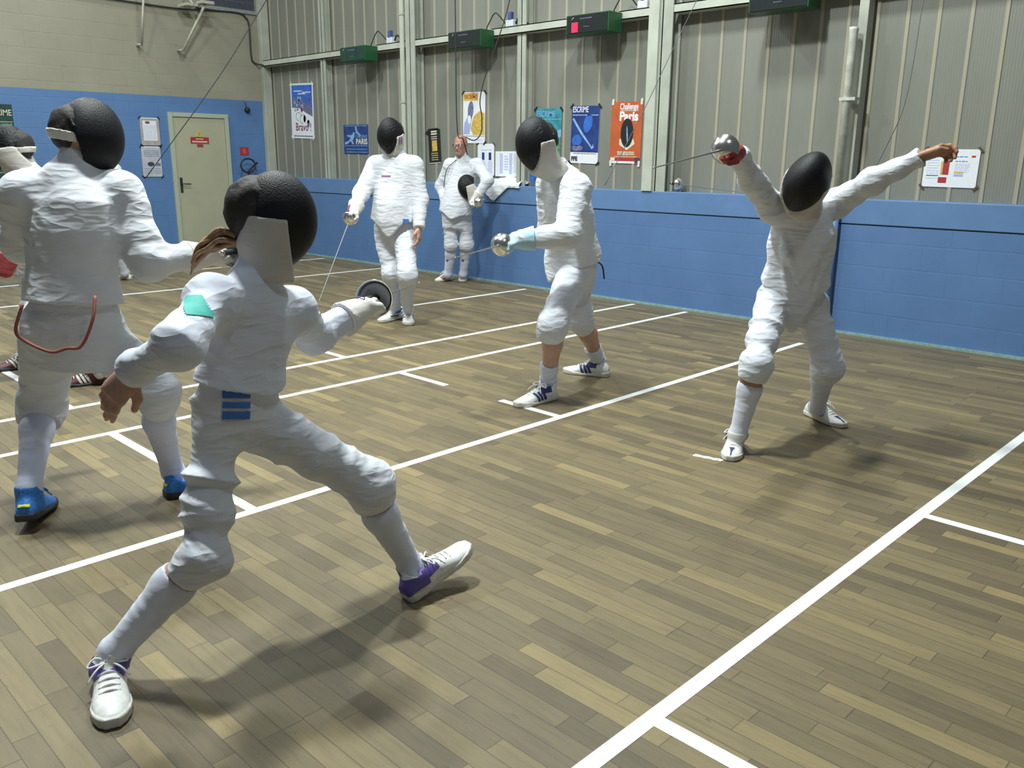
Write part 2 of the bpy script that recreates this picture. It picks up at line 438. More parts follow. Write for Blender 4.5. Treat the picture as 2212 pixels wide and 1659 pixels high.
plate('red_plate', R4(-.144, -.047, .144, .047), M['red'], ds, 0, .003)
plate('small_red_plate', R4(-.048, -.095, .048, -.055), M['red'], ds, 0, .003)
plate('triangle', [(-.065, .05), (.065, .05), (0, .155)], M['yellow'] if 0 else M['p_yellow'], ds, 0, .003)
plate('triangle_bolt', [(-.012, .065), (.006, .085), (-.002, .09), (.012, .125), (-.010, .095), (0, .088)], M['p_ink'], ds, .003, .0006)
for (a, b, c, d) in ((-.06, .012, .06, .030), (-.12, -.030, .12, -.008)):
    for i in range(9):
        x0 = a + (c - a) * i / 9; plate('letter_mark', R4(x0 + .001, b, x0 + (c - a) / 9 - .004, d), M['cream'], ds, .003, .0006)

# ------------------------------------------------------------------ things on the end wall
def sheet(root, w, h, mat, name='sheet', t=.0015): return plate(name, R4(-w / 2, -h / 2, w / 2, h / 2), mat, root, 0, t)
Z1, Z2, Z3 = .0016, .0026, .0036
def tapes(root, w, h, mat, s=.03, r=45):
    for sx in (-1, 1):
        for sy in (-1, 1):
            bm = bmesh.new(); bm_box(bm, (-s, -s * .35, 0), (s, s * .35, .001), 0, Matrix.Translation((sx * w / 2, sy * h / 2, Z3)) @ Matrix.Rotation(math.radians(r * -sx * sy), 4, 'Z'))
            from_bm('corner_tape', bm, mat, root)
def lines(root, x0, x1, ys, hgt, mat, z, name='print_line', seed=1, gaps=True):
    if 1 < len(ys) < 5:
        for i, y in enumerate(ys): lines(root, x0, x1, [y], hgt, mat, z, name, seed + i, gaps)
        return
    rnd = random.Random(seed); bm = bmesh.new()
    for y in ys:
        x = x0
        while x < x1 - .004:
            l = min(rnd.uniform(.012, .045) if gaps else 9, x1 - x); bm_box(bm, (x, y - hgt / 2, z), (x + l, y + hgt / 2, z + .0006)); x += l + .006
    return from_bm(name, bm, mat, root)

g = on_end('escrime_poster', 3.515, 1.605, 'dark green fencing poster with white ruled table at the far left edge', 'poster')
g.location.x += .002
sheet(g, .44, .965, M['p_green'])
text('title', 'ESCRIME', .105, M['cream'], g, -.102, .345, Z1, .31, bold=.001)
for y in (.265, .195, .125, -.29, -.37): lines(g, -.21, .21, [y], .006, M['cream'], Z1, 'table_rule', gaps=False)
lines(g, -.2, .2, [.23, .16], .03, M['p_leaf'], Z1, 'table_text', 5)
for x in (-.16, -.10, -.04, .02, .08, .14, .19): plate('table_column', R4(x, .04, x + .005, .195), M['cream'], g, Z1, .0006)
plate('pale_box', R4(.06, -.46, .14, -.38), M['cream'], g, Z1, .0006)
lines(g, -.2, .2, [-.05, -.1, -.15, -.2], .02, M['p_leaf'], Z1, 'table_text', 6)

f1 = on_end('framed_notice', 5.507, 1.798, 'upper of the two pale framed notices left of the cream door', 'notice', group='notices beside the door'); f1.location.x += .003
sheet(f1, .275, .385, M['cream'] if 0 else simple('brownish_paper', (.42, .38, .36), .7, var=.15, scale=12), t=.008)
plate('paper', R4(-.10, -.125, .10, .15), M['white'], f1, .008, .001)
lines(f1, -.12, .12, [.185], .012, M['white'], .009, 'top_bar', gaps=False)
plate('crest', oval(-.03, .125, .035, .018), M['p_wine'], f1, .009, .001)
lines(f1, -.09, .09, [.08 - .022 * i for i in range(9)], .005, M['p_lilac'], .009, 'print_line', 8)
tapes(f1, .275, .385, M['black'], .025); [setattr(c, 'location', (0, 0, .006)) for c in f1.children if c.name.startswith('corner_tape')]
f2 = on_end('framed_notice', 5.49, 1.379, 'lower of the two framed notices by the cream door, with a dark picture', 'notice', group='notices beside the door'); f2.location.x += .003
sheet(f2, .28, .425, simple('grey_paper', (.48, .49, .56), .7, var=.12, scale=12), t=.008)
lines(f2, -.13, .13, [.205], .012, M['white'], .008, 'top_bar', gaps=False)
lines(f2, -.1, .12, [.15, .125, .10, .075], .008, M['p_grey'], .008, 'print_line', 3)
plate('dark_picture', oval(-.015, -.035, .05, .032), M['p_ink'], f2, .008, .001); plate('small_picture', R4(.055, -.06, .125, -.02), M['p_grey'], f2, .008, .001)
lines(f2, -.12, .12, [-.10, -.13, -.16], .006, M['p_grey'], .008, 'print_line', 4)
tapes(f2, .28, .425, M['black'], .025); [setattr(c, 'location', (0, 0, .006)) for c in f2.children if c.name.startswith('corner_tape')]

rs = on_end('safety_sign', 6.97, 1.543, 'small square red fire sign above the extinguisher hose', 'sign'); rs.location.x += .003
sheet(rs, .145, .12, M['red'], t=.003); plate('symbol', [(-.03, -.04), (.03, -.04), (.03, .02), (.012, .04), (-.012, .04), (-.03, .02)], simple('faded_red', (.5, .09, .07), .6), rs, .003, .0006)
ex = tag(empty('fire_extinguisher', (XE + .10, 6.97, 0)), 'red fire extinguisher with a black looped hose at the right of the cream door', 'fire extinguisher')
lathe('cylinder', [(0, .62), (.075, .62), (.08, .64), (.08, 1.08), (.066, 1.14), (.03, 1.17), (.025, 1.20), (0, 1.20)], M['ext_red'], ex, 24)
box('wall_bracket', (-.10, -.05, .80), (-.075, .05, 1.1), M['handle'], ex)
tube('valve', [(0, 0, 1.19), (0, 0, 1.25), (0, .05, 1.29), (0, .16, 1.37)], .014, M['black'], ex)
tube('hose', spline([(.02, 0, 1.23)] + [(.05, -.03 + .125 * math.cos(a), 1.325 + .105 * math.sin(a)) for a in [-.9 - i * .75 for i in range(9)]] + [(.04, .10, 1.36)]), .013, M['black'], ex)
bell = tag(empty('wall_bell', (XE, 7.06, 2.16)), 'small dark round device high on the blue wall near the corner', 'bell')
lathe('bell_body', [(0, .06), (.03, .06), (.04, .04), (.04, 0), (0, 0)], M['black'], bell, 20, rot=(0, math.pi / 2, 0))
tube('bell_wire', [(.01, 0, .03), (.012, -.02, .09), (.012, -.03, .13)], .005, M['cable'], bell)
st = [(6.343, 3.577, 6.03, 2.925), (5.457, 3.60, 5.44, 2.945)]
for i, (y0, z0, y1, z1) in enumerate(st):
    s_ = tag(empty('wall_strut', (XE, y1, z1)), ['slanting pale strut, the nearest to the corner, hanging from the end wall', 'upright thin pale strut, left of the slanting one, on the end wall'][i], 'strut', 'struts high on the end wall')
    tube('rod', [(.34, y0 - y1, z0 - z1), (.16, 0, 0)], .020 if i == 0 else .015, M['wood'], s_, 6)
    tube('wall_arm', [(.165, 0, .012), (-.01, 0, .012)], .016, M['wood'], s_, 6)
    if i == 0:
        box('top_block', (.24, y0 - y1 - .09, z0 - z1 - .012), (.40, y0 - y1 + .10, z0 - z1 + .028), M['wood'], s_)
        box('cross_block', (.10, y0 - y1 - .30, z0 - z1 - .06), (.36, y0 - y1 - .13, z0 - z1 - .025), M['wood'], s_)
        tube('top_arm', [(.38, y0 - y1, z0 - z1 + .01), (-.01, y0 - y1, z0 - z1 + .01)], .018, M['wood'], s_, 6)
        tube('brace', [(.36, y0 - y1 - .2, z0 - z1 - .04), (-.01, y0 - y1 - .2, z0 - z1 + .25)], .018, M['wood'], s_, 6)
    else:
        tube('top_arm', [(.34, y0 - y1, z0 - z1), (-.01, y0 - y1, z0 - z1 + .25)], .016, M['wood'], s_, 6)
gr = tag(empty('wall_grille', (XE, 6.86, 3.61)), 'dark barred vent grille high in the end wall corner', 'grille')
box('vent_back', (-.02, -.46, 0), (.004, .44, .55), M['grille'], gr)
box('grille_frame', (-.02, -.50, -.05), (.03, .47, 0), M['concrete'], gr)
bm = bmesh.new()
for i in range(45): bm_box(bm, (.004, -.45 + .02 * i, 0), (.016, -.443 + .02 * i, .55))
for z in (.1, .2, .3, .4): bm_box(bm, (.004, -.46, z), (.014, .44, z + .008))
from_bm('grille_bars', bm, simple('grille_bar', (.12, .13, .16), .5), gr)
tag(tube('wall_cable', spline([(XE + .02, 3.6, 3.56), (XE + .02, 5.13, 3.52), (XE + .03, 6.03, 3.505), (XE + .02, 6.5, 3.54), (XE + .02, 7.0, 3.56), (XE + .02, 7.14, 3.50), (XE + .02, 7.185, 3.38), (XE + .02, 7.19, 2.95), (XE + .03, 7.24, 2.86), (XE + .12, 7.33, 2.83)]), .013, M['cable']), 'black cable running along the top of the end wall and down the corner', 'cable')

# ------------------------------------------------------------------ posters on the cladding
def poster(name, x, z, w, h, mat, label, ang=0, cat='poster', **k):
    r = tag(empty(name, (x, 7.4834, z), (math.pi / 2, math.radians(-ang), 0)), label, cat, **k)
    sheet(r, w, h, mat); return r
p = poster('bravo_poster', -11.841, 2.136, .62, .80, M['white'], 'tall white and blue poster reading Bravo by the far corner', -1.7)
w, h = .62, .80
plate('blue_sky', R4(-.28, .02, .28, .375), M['p_blue'], p, Z1, .0006)
def blob_strip(root, name, pts, mat, z): return plate(name, pts, mat, root, z, .0006)
blob_strip(p, 'mountain', [(-.28, .14), (-.20, .20), (-.10, .15), (.0, .17), (.08, .11), (.2, .10), (.28, .02), (.28, -.08), (.12, -.03), (-.08, .04), (-.28, .05)], M['p_grey'], Z2)
blob_strip(p, 'snow_slope', [(-.28, .05), (-.08, .04), (.12, -.03), (.28, -.08), (.28, -.17), (-.28, -.17)], M['white'], Z2)
rnd = random.Random(4)
for i in range(14):
    x, y = rnd.uniform(-.24, .24), rnd.uniform(.0, .20); plate('figure', oval(x, y, rnd.uniform(.015, .04), rnd.uniform(.012, .03), 10, rnd.random() * 3), M['p_sky'] if i % 3 else M['p_wine'], p, Z3, .0006)
for x, y, l in ((-.22, .29, .22), (-.10, .25, .20), (.02, .27, .22)): lines(p, x, x + l, [y], .016, M['white'], Z2, 'headline', int(l * 100))
for x, y, r_ in ((-.10, -.08, .075), (.02, -.12, .085)):
    bm = bmesh.new(); bm_tube(bm, [(x + r_ * math.cos(a), y + r_ * .8 * math.sin(a), Z2) for a in [i * .33 for i in range(15)]], .004, 6); from_bm('pen_ring', bm, M['p_grey'], p)
plate('face_print', oval(.06, -.11, .03, .055), M['p_wine'], p, Z2, .0006); plate('hat_print', oval(.16, -.18, .035, .055), M['p_grey'], p, Z2, .0006)
text('title', 'Bravo !', .16, M['p_wine'], p, -.19, -.285, Z2, .42, bold=.002)
lines(p, -.25, .27, [-.365], .018, M['p_grey'], Z2, 'small_print', 3)
tapes(p, .60, .79, M['tape'], .035)

p = poster('paris_poster', -10.483, 1.71, .594, .40, M['p_navy'], 'navy poster reading PARIS left of the walking fencer', -.5)
plate('fencer_print', [(-.27, -.04), (-.18, -.02), (-.12, .02), (-.2, .04), (-.22, .06), (-.1, .06), (-.06, .10), (-.02, .09), (-.04, .04), (-.08, -.02), (-.05, -.06), (-.09, -.07), (-.13, -.02), (-.2, -.06), (-.27, -.07)], M['p_sky'], p, Z1, .0006)
plate('arm_print', [(-.02, .19), (.01, .19), (.04, .11), (.12, .06), (.1, .04), (.0, .09)], M['p_sky'], p, Z1, .0006)
text('subtitle', 'CHALLENGE', .06, M['p_sky'], p, -.01, .02, Z1, .28)
text('title', 'PARIS', .105, M['cream'], p, .0, -.065, Z1, .27, bold=.003)
lines(p, -.28, .28, [-.088], .006, M['p_sky'], Z1, 'rule', gaps=False)
lines(p, -.25, .27, [-.135, -.175, .185], .008, M['p_sky'], Z1, 'small_print', 9)

p = poster('pennant', -8.767, 1.608, .23, .42, M['blackcloth'], 'black pennant with a yellow panel between column and bald man', 3.2, 'pennant')
plate('pennant_point', [(-.115, .21), (-.115, .14), (-.175, .175), (-.10, .225), (.06, .225), (.115, .20)], M['blackcloth'], p, 0, .0015)
for i, y in enumerate((.175, .145, .115, .09)): plate('white_bar', R4(-.06, y, .055, y + (.02 if i < 2 else .01)), M['cream'], p, Z1, .0006)
plate('yellow_panel', R4(-.05, -.06, .05, .075), M['p_yellow'], p, Z1, .0006)
for i in range(4): lines(p, -.07, .06, [-.085 - .027 * i], .012, M['p_gold'], Z1, 'lettering', 20 + i)
lines(p, -.115, .115, [-.208], .008, M['white'], Z1, 'bottom_bar', gaps=False)

p = poster('escrime_poster', -8.02, 1.942, .395, .60, M['white'], 'white and yellow fencing poster above the bald man', -1)
plate('yellow_top', R4(-.19, .20, .07, .29), M['p_yellow'], p, Z1, .0006)
text('title', 'ESCRIME', .065, M['orange'], p, -.17, .225, Z2, .22, bold=.001)
plate('crowd', [(-.02, -.20), (.19, -.20), (.19, .05), (.10, .08), (.0, .02), (-.06, -.12)], M['p_yellow'], p, Z1, .0006)
plate('mask_print', oval(-.06, .09, .05, .105, 24, -.1), M['p_grey'], p, Z2, .0006)
plate('fencer_print', [(-.19, -.19), (-.08, -.19), (-.05, -.05), (-.03, .0), (-.10, .03), (-.17, -.06)], M['p_lilac'], p, Z2, .0006)
plate('bib_print', oval(-.08, -.02, .03, .05), M['white'], p, Z3, .0006)
lines(p, -.19, .19, [-.215], .005, M['p_ink'], Z1, 'rule', gaps=False)
lines(p, -.16, .16, [-.26], .006, M['p_lilac'], Z1, 'small_print', 2)
tapes(p, .39, .59, M['black'], .03)

p = poster('notice_sheet', -7.81, 1.443, .29, .385, M['white'], 'white notice with two short blue columns right of the bald head', 0, 'notice', group='white notices over the ledge')
lines(p, -.08, .10, [.12], .008, M['p_lilac'], Z1, 'heading', 2)
for x in (-.07, .05):
    plate('dark_column', R4(x, .0, x + .045, .09), M['p_navy'], p, Z1, .0006)
    lines(p, x - .01, x + .06, [-.02 - .02 * i for i in range(7)], .009, M['p_lilac'], Z1, 'print_line', int(x * 100) + 30)
tapes(p, .28, .38, M['black'], .02)
p = poster('notice_sheet', -7.457, 1.397, .375, .30, M['white'], 'wide white notice with two long blue columns, over the white towel', 0, 'notice', group='white notices over the ledge')
for x in (-.11, .05): lines(p, x, x + .05, [.12 - .0125 * i for i in range(19)], .009, M['p_lilac'], Z1, 'blue_column', int(x * 100) + 40)
lines(p, -.03, .03, [.09 - .03 * i for i in range(6)], .012, M['p_lilac'], Z1, 'print_line', 41)
lines(p, .12, .17, [.11 - .02 * i for i in range(11)], .006, M['p_lilac'], Z1, 'print_line', 42)
lines(p, -.187, .187, [-.146], .007, M['p_ink'], Z1, 'lower_edge', gaps=False)

p = poster('escrime_poster', -6.798, 1.732, .40, .56, M['p_teal'], 'teal fencing poster half hidden behind the left-handed fencer\'s mask', -1.8)
text('title', 'ESCRIME', .09, M['p_sky'], p, -.18, .19, Z1, .28, bold=.001)
lines(p, -.18, .19, [.165], .008, M['p_sky'], Z1, 'subtitle', 2)
plate('pale_wave', [(-.2, .06), (-.05, .09), (.08, .02), (.2, .06), (.2, -.02), (.02, -.04), (-.2, .0)], M['p_sky'], p, Z1, .0006)
plate('green_field', R4(-.2, -.28, .2, -.05), M['p_leaf'], p, Z1, .0006)
tapes(p, .39, .55, M['black'], .03)

p = poster('escrime_poster', -6.253, 1.721, .393, .605, M['white'], 'dark blue fencing poster with a pale slanting sword', -1.3)
plate('night_panel', R4(-.196, -.185, .196, .302), M['p_navy'], p, Z1, .0006)
plate('glow', oval(.04, .12, .06, .10, 20, -.3), M['p_blue'], p, Z2, .0006); plate('glow', oval(-.11, -.06, .07, .06, 20, .3), M['p_blue'], p, Z2, .0006)
plate('pale_mist', oval(-.10, -.14, .08, .03), M['p_grey'], p, Z2, .0006)
text('title', 'ESCRIME', .085, M['white'], p, -.18, .235, Z2, .22, bold=.001)
lines(p, -.18, .185, [.205], .010, M['p_lilac'], Z2, 'subtitle', 6)
plate('sword_print', [(-.185, .165), (-.16, .175), (-.03, .02), (.11, -.125), (.125, -.09), (.135, -.135), (.10, -.15), (.09, -.13), (-.05, .0)], M['p_sky'], p, Z3, .0006)
text('logo_letters', 'FFE', .06, M['p_ink'], p, -.18, -.275, Z2, .09, bold=.004)
lines(p, -.15, .18, [-.198], .006, M['p_ink'], Z2, 'rule', 7)
tapes(p, .39, .60, M['black'], .03)

p = poster('challenge_poster', -5.695, 1.733, .404, .62, M['orange'], 'orange poster reading Challenge Paris with a black mask', -.8)
text('title', 'Challenge', .085, M['white'], p, -.09, .235, Z1, .235, bold=.002)
text('title', 'Paris', .125, M['white'], p, -.09, .125, Z1, .24, bold=.005)
lines(p, -.08, .15, [.222], .005, M['white'], Z1, 'rule', gaps=False)
plate('bib_print', [(-.08, -.06), (.10, -.06), (.12, -.11), (.02, -.175), (-.08, -.12)], M['p_sky'] if 0 else M['cream'], p, Z1, .0006)
plate('mask_print', oval(.015, .0, .082, .145, 28), M['black'], p, Z2, .0006)
plate('mask_shine', oval(.02, -.02, .008, .09, 16, .1), M['p_sky'], p, Z3, .0006)
lines(p, -.10, .12, [-.195, -.215], .014, M['cream'], Z1, 'lettering', 12); lines(p, -.14, .15, [-.24], .007, M['cream'], Z1, 'small_print', 13)
plate('red_band', R4(-.202, -.285, .202, -.255), M['red'], p, Z1, .0006); plate('white_band', R4(-.202, -.309, .13, -.287), M['white'], p, Z1, .0006)
plate('corner_logo', R4(-.19, -.283, -.13, -.25), M['tape'], p, Z2, .0006); plate('dark_logo', R4(.13, -.30, .19, -.25), M['p_ink'], p, Z2, .0006)
for sx, sy in ((-1, 1), (1, 1), (-1, -1), (1, -1)): plate('corner_tape', [(sx * .185 - .014, sy * .31 - .03), (sx * .185 + .014, sy * .31 - .03), (sx * .185 + .018, sy * .31 + .03), (sx * .185 - .010, sy * .31 + .03)], M['tape'], p, Z3, .0006)

p = poster('rules_board', -2.449, 1.416, .41, .295, M['white'], 'white rules board with red and yellow blocks behind the raised bare hand', -.6, 'notice board')
plate('yellow_block', R4(-.075, -.05, -.045, .055), M['p_yellow'], p, Z1, .0006); plate('red_block', R4(-.058, -.05, -.012, .06), M['red'], p, Z2, .0006)
plate('red_block', R4(-.085, -.115, -.02, -.07), M['red'], p, Z1, .0006)
plate('yellow_block', R4(.03, -.04, .10, -.026), M['p_yellow'], p, Z1, .0006); plate('grey_block', R4(.03, -.062, .10, -.045), M['p_lilac'], p, Z1, .0006)
plate('red_tag', R4(.145, .085, .175, .10), M['red'], p, Z1, .0006); plate('red_tag', R4(-.05, .07, -.02, .082), M['red'], p, Z1, .0006)
for i in range(8): lines(p, -.18, -.09, [.06 - .02 * i], .004, M['p_lilac'], Z1, 'print_line', 50 + i)
lines(p, -.18, -.085, [-.058], .006, M['p_blue'], Z1, 'blue_rule', gaps=False); lines(p, .03, .12, [.09, .055], .006, M['p_blue'], Z1, 'blue_rule', 3)
for i in range(6): lines(p, .03, .14, [.035 - .012 * i], .003, M['p_lilac'], Z1, 'print_line', 60 + i)
tapes(p, .41, .295, simple('brown_tape', (.10, .06, .05), .6), .025)

# ------------------------------------------------------------------ scoring boxes on the rail
def wbox(x, label, lit=False, front='metal_box', z=2.695):
    r = tag(empty('scoring_box', (x, 7.335, z)), label, 'scoring box', 'scoring boxes along the wall rail')
    box('case', (-.275, -.215, 0), (.275, 0, .185), M['metal_green'], r, .004)
    box('front_panel', (-.262, -.222, .008), (.262, -.214, .177), M[front], r, .002)
    tube('panel_emblem', [(-.20, -.2235, .135), (-.185, -.2235, .152), (-.17, -.2235, .158)], .003, M['tape'], r, 6)
    bm = bmesh.new()
    for i in range(8): bm_box(bm, (-.09 + .02 * i, -.2235, .136), (-.076 + .02 * i, -.2215, .146))
    for i in range(4): bm_box(bm, (-.04 + .02 * i, -.2235, .06), (-.026 + .02 * i, -.2215, .066))
    from_bm('panel_lettering', bm, M['p_grey'], r)
    if lit:
        bm = bmesh.new()
        for i in range(6):
            for j in range(7): bm_box(bm, (-.195 + .0135 * i, -.226, .018 + .0135 * j), (-.184 + .0135 * i, -.2215, .029 + .0135 * j))
        from_bm('red_digits', bm, M['led'], r)
    bm = bmesh.new(); bm_box(bm, (-.24, -.02, .185), (.24, .0, .20)); from_bm('hanging_hook', bm, M['rail'], r)
    tube('power_cable', spline([(.20, -.06, .17), (.22, -.05, .23), (.30, -.02, .36), (.36, 0, .33), (.41, .05, .25), (.44, .07, .225)]), .007, M['cable'], r)
    return r
for x, l, lit in ((-9.993, 'greyish scoring box nearest the far corner, over the PARIS poster', False), (-7.796, 'black scoring box on the rail above the bald man', False), (-5.961, 'scoring box with lit red digits, over the blue sword poster', True), (-3.876, 'scoring box cut by the top edge, nearest the camera', False)):
    wbox(x, l, lit, 'metal_box' if x > -9 else 'p_green')
    if x > -9.99 - 1 and x < -4:
        pl = tag(empty('power_socket', (x + .50, 7.40, 2.90)), {-9.993: 'pale socket with a blue plug right of the greyish scoring box', -7.796: 'pale socket on the rail right of the black scoring box', -5.961: 'pale socket on the rail right of the red-lit scoring box'}[x], 'socket', 'power sockets on the rail')
        box('socket_body', (-.06, -.05, 0), (.06, .05, .075), M['white_plastic'], pl, .01)
        box('plug', (-.02, -.055, .07), (.03, -.0, .16), M['blue_plastic'], pl, .01)
        tube('loop_cable', spline([(.05, 0, .03), (.12, -.01, .09), (.18, 0, .05), (.24, .01, .02)]), .011, M['cable'], pl)

hk = tag(empty('wall_hook', (-3.37, 7.484, 2.09)), 'tiny black hook on the cladding left of the white standpipe', 'hook')
box('hook_plate', (-.010, -.012, -.025), (.010, .002, .030), M['black'], hk, .002)
tube('hook_arm', [(0, -.010, -.01), (0, -.035, -.015), (0, -.038, .005)], .004, M['black'], hk)

# ------------------------------------------------------------------ things on the ledge
def towel():
    nx, ny = 40, 30; bm = bmesh.new(); g = []
    for i in range(nx + 1):
        row = []
        for j in range(ny + 1):
            u, v = i / nx, j / ny
            x = -.30 + .60 * u; t = v * .42                      # t runs from the cladding to over the ledge front
            if t < .15: y, z = .16 - t, .012
            else:
                y, z = .006 - .012 * (1 - math.exp(-(t - .15) * 30)), .012 - (t - .15)
                z = max(z, -.17 * max(0, 1 - abs(u - .28) * 2.6) - .02)
            amp = .022 if t < .15 else .010
            w_ = math.sin(u * 17 + v * 5) * .5 + math.sin(u * 31 - v * 11) * .3 + math.sin(v * 19 + u * 7) * .4
            row.append(bm.verts.new((x + .01 * math.sin(v * 13), y - (.012 + amp * .35 * (1 + w_) if t >= .15 else 0), z + (amp * (1.2 + w_) if t < .15 else 0) + (.07 * math.sin(u * 3.1) ** 2 * (1 - t / .15) if t < .15 else 0))))
        g.append(row)
    for i in range(nx):
        for j in range(ny): bm.faces.new((g[i][j], g[i + 1][j], g[i + 1][j + 1], g[i][j + 1]))
    o = from_bm('towel', bm, M['towel'], None, (-7.36, YW, ZB + .002), smooth=True)
    md = o.modifiers.new('thick', 'SOLIDIFY'); md.thickness = .006; md.offset = 1
    return tag(o, 'crumpled white towel draped over the blue ledge beside the bald man', 'towel')
towel()
bt = tag(empty('water_bottle', (-6.94, 7.40, ZB)), 'clear plastic bottle with a blue label on the ledge behind the left-handed fencer', 'bottle')
lathe('bottle_body', [(0, 0), (.034, 0), (.037, .01), (.036, .05), (.037, .12), (.036, .17), (.028, .20), (.014, .225), (.014, .24), (0, .24)], M['bottle'], bt, 24)
lathe('label', [(.0375, .06), (.0378, .065), (.0378, .135), (.0375, .14)], M['p_blue'], bt, 24)
lathe('cap', [(0, .262), (.015, .262), (.016, .258), (.016, .238), (0, .238)], M['blue_plastic'], bt, 16)

def epee(label, guard, d, name='epee', grip_len=.13, blade_len=.88, loc=None, bend=0.0):
    d = Vector(d).normalized(); q = d.to_track_quat('Z', 'Y')
    r = tag(empty(name, guard), label, 'epee', 'fencing epees'); r.rotation_euler = q.to_euler()
    lathe('guard', [(0, .006), (.022, .003), (.044, -.010), (.058, -.028), (.0655, -.046), (.0675, -.050), (.0660, -.052), (.056, -.030), (.042, -.014), (.020, -.003), (0, 0)], M['steel'], r, 40)
    lathe('guard_pad', [(.012, -.006), (.040, -.016), (.054, -.031), (.0535, -.036), (.039, -.022), (.012, -.012)], M['felt'], r, 32)
    n = 12
    bm = bmesh.new()
    bm_tube(bm, [(0, bend * (i / n) ** 2, .004 + blade_len * i / n) for i in range(n + 1)], [.0052 - .0030 * i / n for i in range(n + 1)], 6)
    bl = from_bm('blade', bm, M['blade'], r, smooth=False)
    tube('point', [(0, bend, blade_len + .002), (0, bend, blade_len + .018)], .0034, M['steel'], bl, 8)
    g_ = [(0, 0, -.004), (.004, 0, -.04), (.010, 0, -.075), (.020, 0, -grip_len)]
    tube('grip', spline(g_), .0125, M['grip'], r, 10)
    tube('pommel', [(.020, 0, -grip_len), (.022, 0, -grip_len - .022)], [.013, .011], M['steel'], r, 12)
    return r
epee('epee lying along the blue ledge, guard beside the wide steel column', (-4.90, 7.385, ZB + .069), (.985, .02, -.078))

# ------------------------------------------------------------------ hanging lines
def line(name, pts, r, label): return tag(tube(name, spline(pts, 8), r, M['thin_cord' if r < .005 else 'cable'], None, 6), label, 'cord', 'overhead cords')
line('reel_cord', [(-7.42, 6.60, 4.3), (-7.388, 6.621, 3.099), (-7.381, 6.628, 1.819), (-7.335, 6.674, 1.671), (-7.40, 6.80, 1.50)], .006, 'straight dark cord dropping from above to the bald man\'s shoulder')
line('reel_cord', [(-6.93, 7.08, 3.9), (-6.971, 7.03, 3.103), (-7.183, 6.822, 2.21), (-7.184, 6.821, 1.90), (-7.19, 6.815, 1.74), (-7.243, 6.764, 1.657), (-7.32, 6.70, 1.69)], .006, 'slanting dark cord looping across the yellow and white poster')
line('reel_cord', [(-2.06, 5.55, 2.75), (-2.003, 5.318, 2.343), (-1.908, 4.99, 1.806), (-1.905, 4.784, 1.543), (-1.926, 4.60, 1.345), (-1.973, 4.40, 1.22)], .003, 'dark cord running down to the back of the arms-raised fencer')
line('reel_cord', [(-3.66, 5.6, 2.6), (-3.634, 5.26, 2.191), (-3.587, 4.886, 1.766), (-3.50, 4.40, 1.305)], .0025, 'dark cord crossing the wide column toward the left-handed fencer\'s back')
line('reel_cord', [(-10.33, 6.5, 3.9), (-10.327, 5.982, 3.211), (-10.276, 5.331, 2.374), (-10.48, 4.42, 1.2)], .006, 'long slanting cord passing in front of the cream door')
# ------------------------------------------------------------------ sculpting: signed-distance bodies and clothes, meshed by surface nets
def vec(v): return np.array(v, f32)
def unit(v): v = np.array(v, float); return v / np.linalg.norm(v)
def vnoise(p, seed=0):
    i = np.floor(p); f = (p - i).astype(f32); f = f * f * (3 - 2 * f); i = i.astype(np.int64)
    r = np.zeros(len(p), f32)
    for dx in (0, 1):
        for dy in (0, 1):
            for dz in (0, 1):
                h = ((i[:, 0] + dx) * 374761393 + (i[:, 1] + dy) * 668265263 + (i[:, 2] + dz) * 2147483647 + seed * 974711) & 0xffffffff
                h = ((h ^ (h >> 13)) * 1274126177) & 0xffffffff; h = h ^ (h >> 16)
                v = (h & 0xffff).astype(f32) / 32767.5 - 1
                r += v * (f[:, 0] if dx else 1 - f[:, 0]) * (f[:, 1] if dy else 1 - f[:, 1]) * (f[:, 2] if dz else 1 - f[:, 2])
    return r
def smin(a, b, k):
    if k <= 0: return np.minimum(a, b)
    h = np.maximum(k - np.abs(a - b), 0) / k
    return np.minimum(a, b) - h * h * k * .25
def rcone(a, b, ra, rb, fold=None):
    a = vec(a); b = vec(b); ba = b - a; L2 = float(ba @ ba); L = math.sqrt(L2); d = ba / L
    u = np.array(Vector(d).orthogonal().normalized(), f32); w = np.cross(d, u).astype(f32)
    def f(p):
        pa = p - a; s = pa @ d; t = np.clip(s / L, 0, 1)
        q = pa - (t * L)[:, None] * d
        r = np.sqrt((q * q).sum(1)) - (ra + (rb - ra) * t)
        if fold:
            amp, fa, fp, seed = fold
            m = np.abs(r) < .06
            if m.any():
                c = np.stack([s[m] * fa + .35 * fp * (pa[m] @ u), (pa[m] @ u) * fp, (pa[m] @ w) * fp], 1)
                r[m] -= amp * (1 - 2.2 * np.abs(vnoise(c, seed)))
        return r
    return f
def ellip(c, ax, r):
    c = vec(c); A = np.array(ax, f32); r = vec(r)
    def f(p):
        q = (p - c) @ A.T; k0 = np.sqrt(((q / r) ** 2).sum(1)) + 1e-6; k1 = np.sqrt(((q / (r * r)) ** 2).sum(1)) + 1e-6
        return k0 * (k0 - 1) / k1
    return f
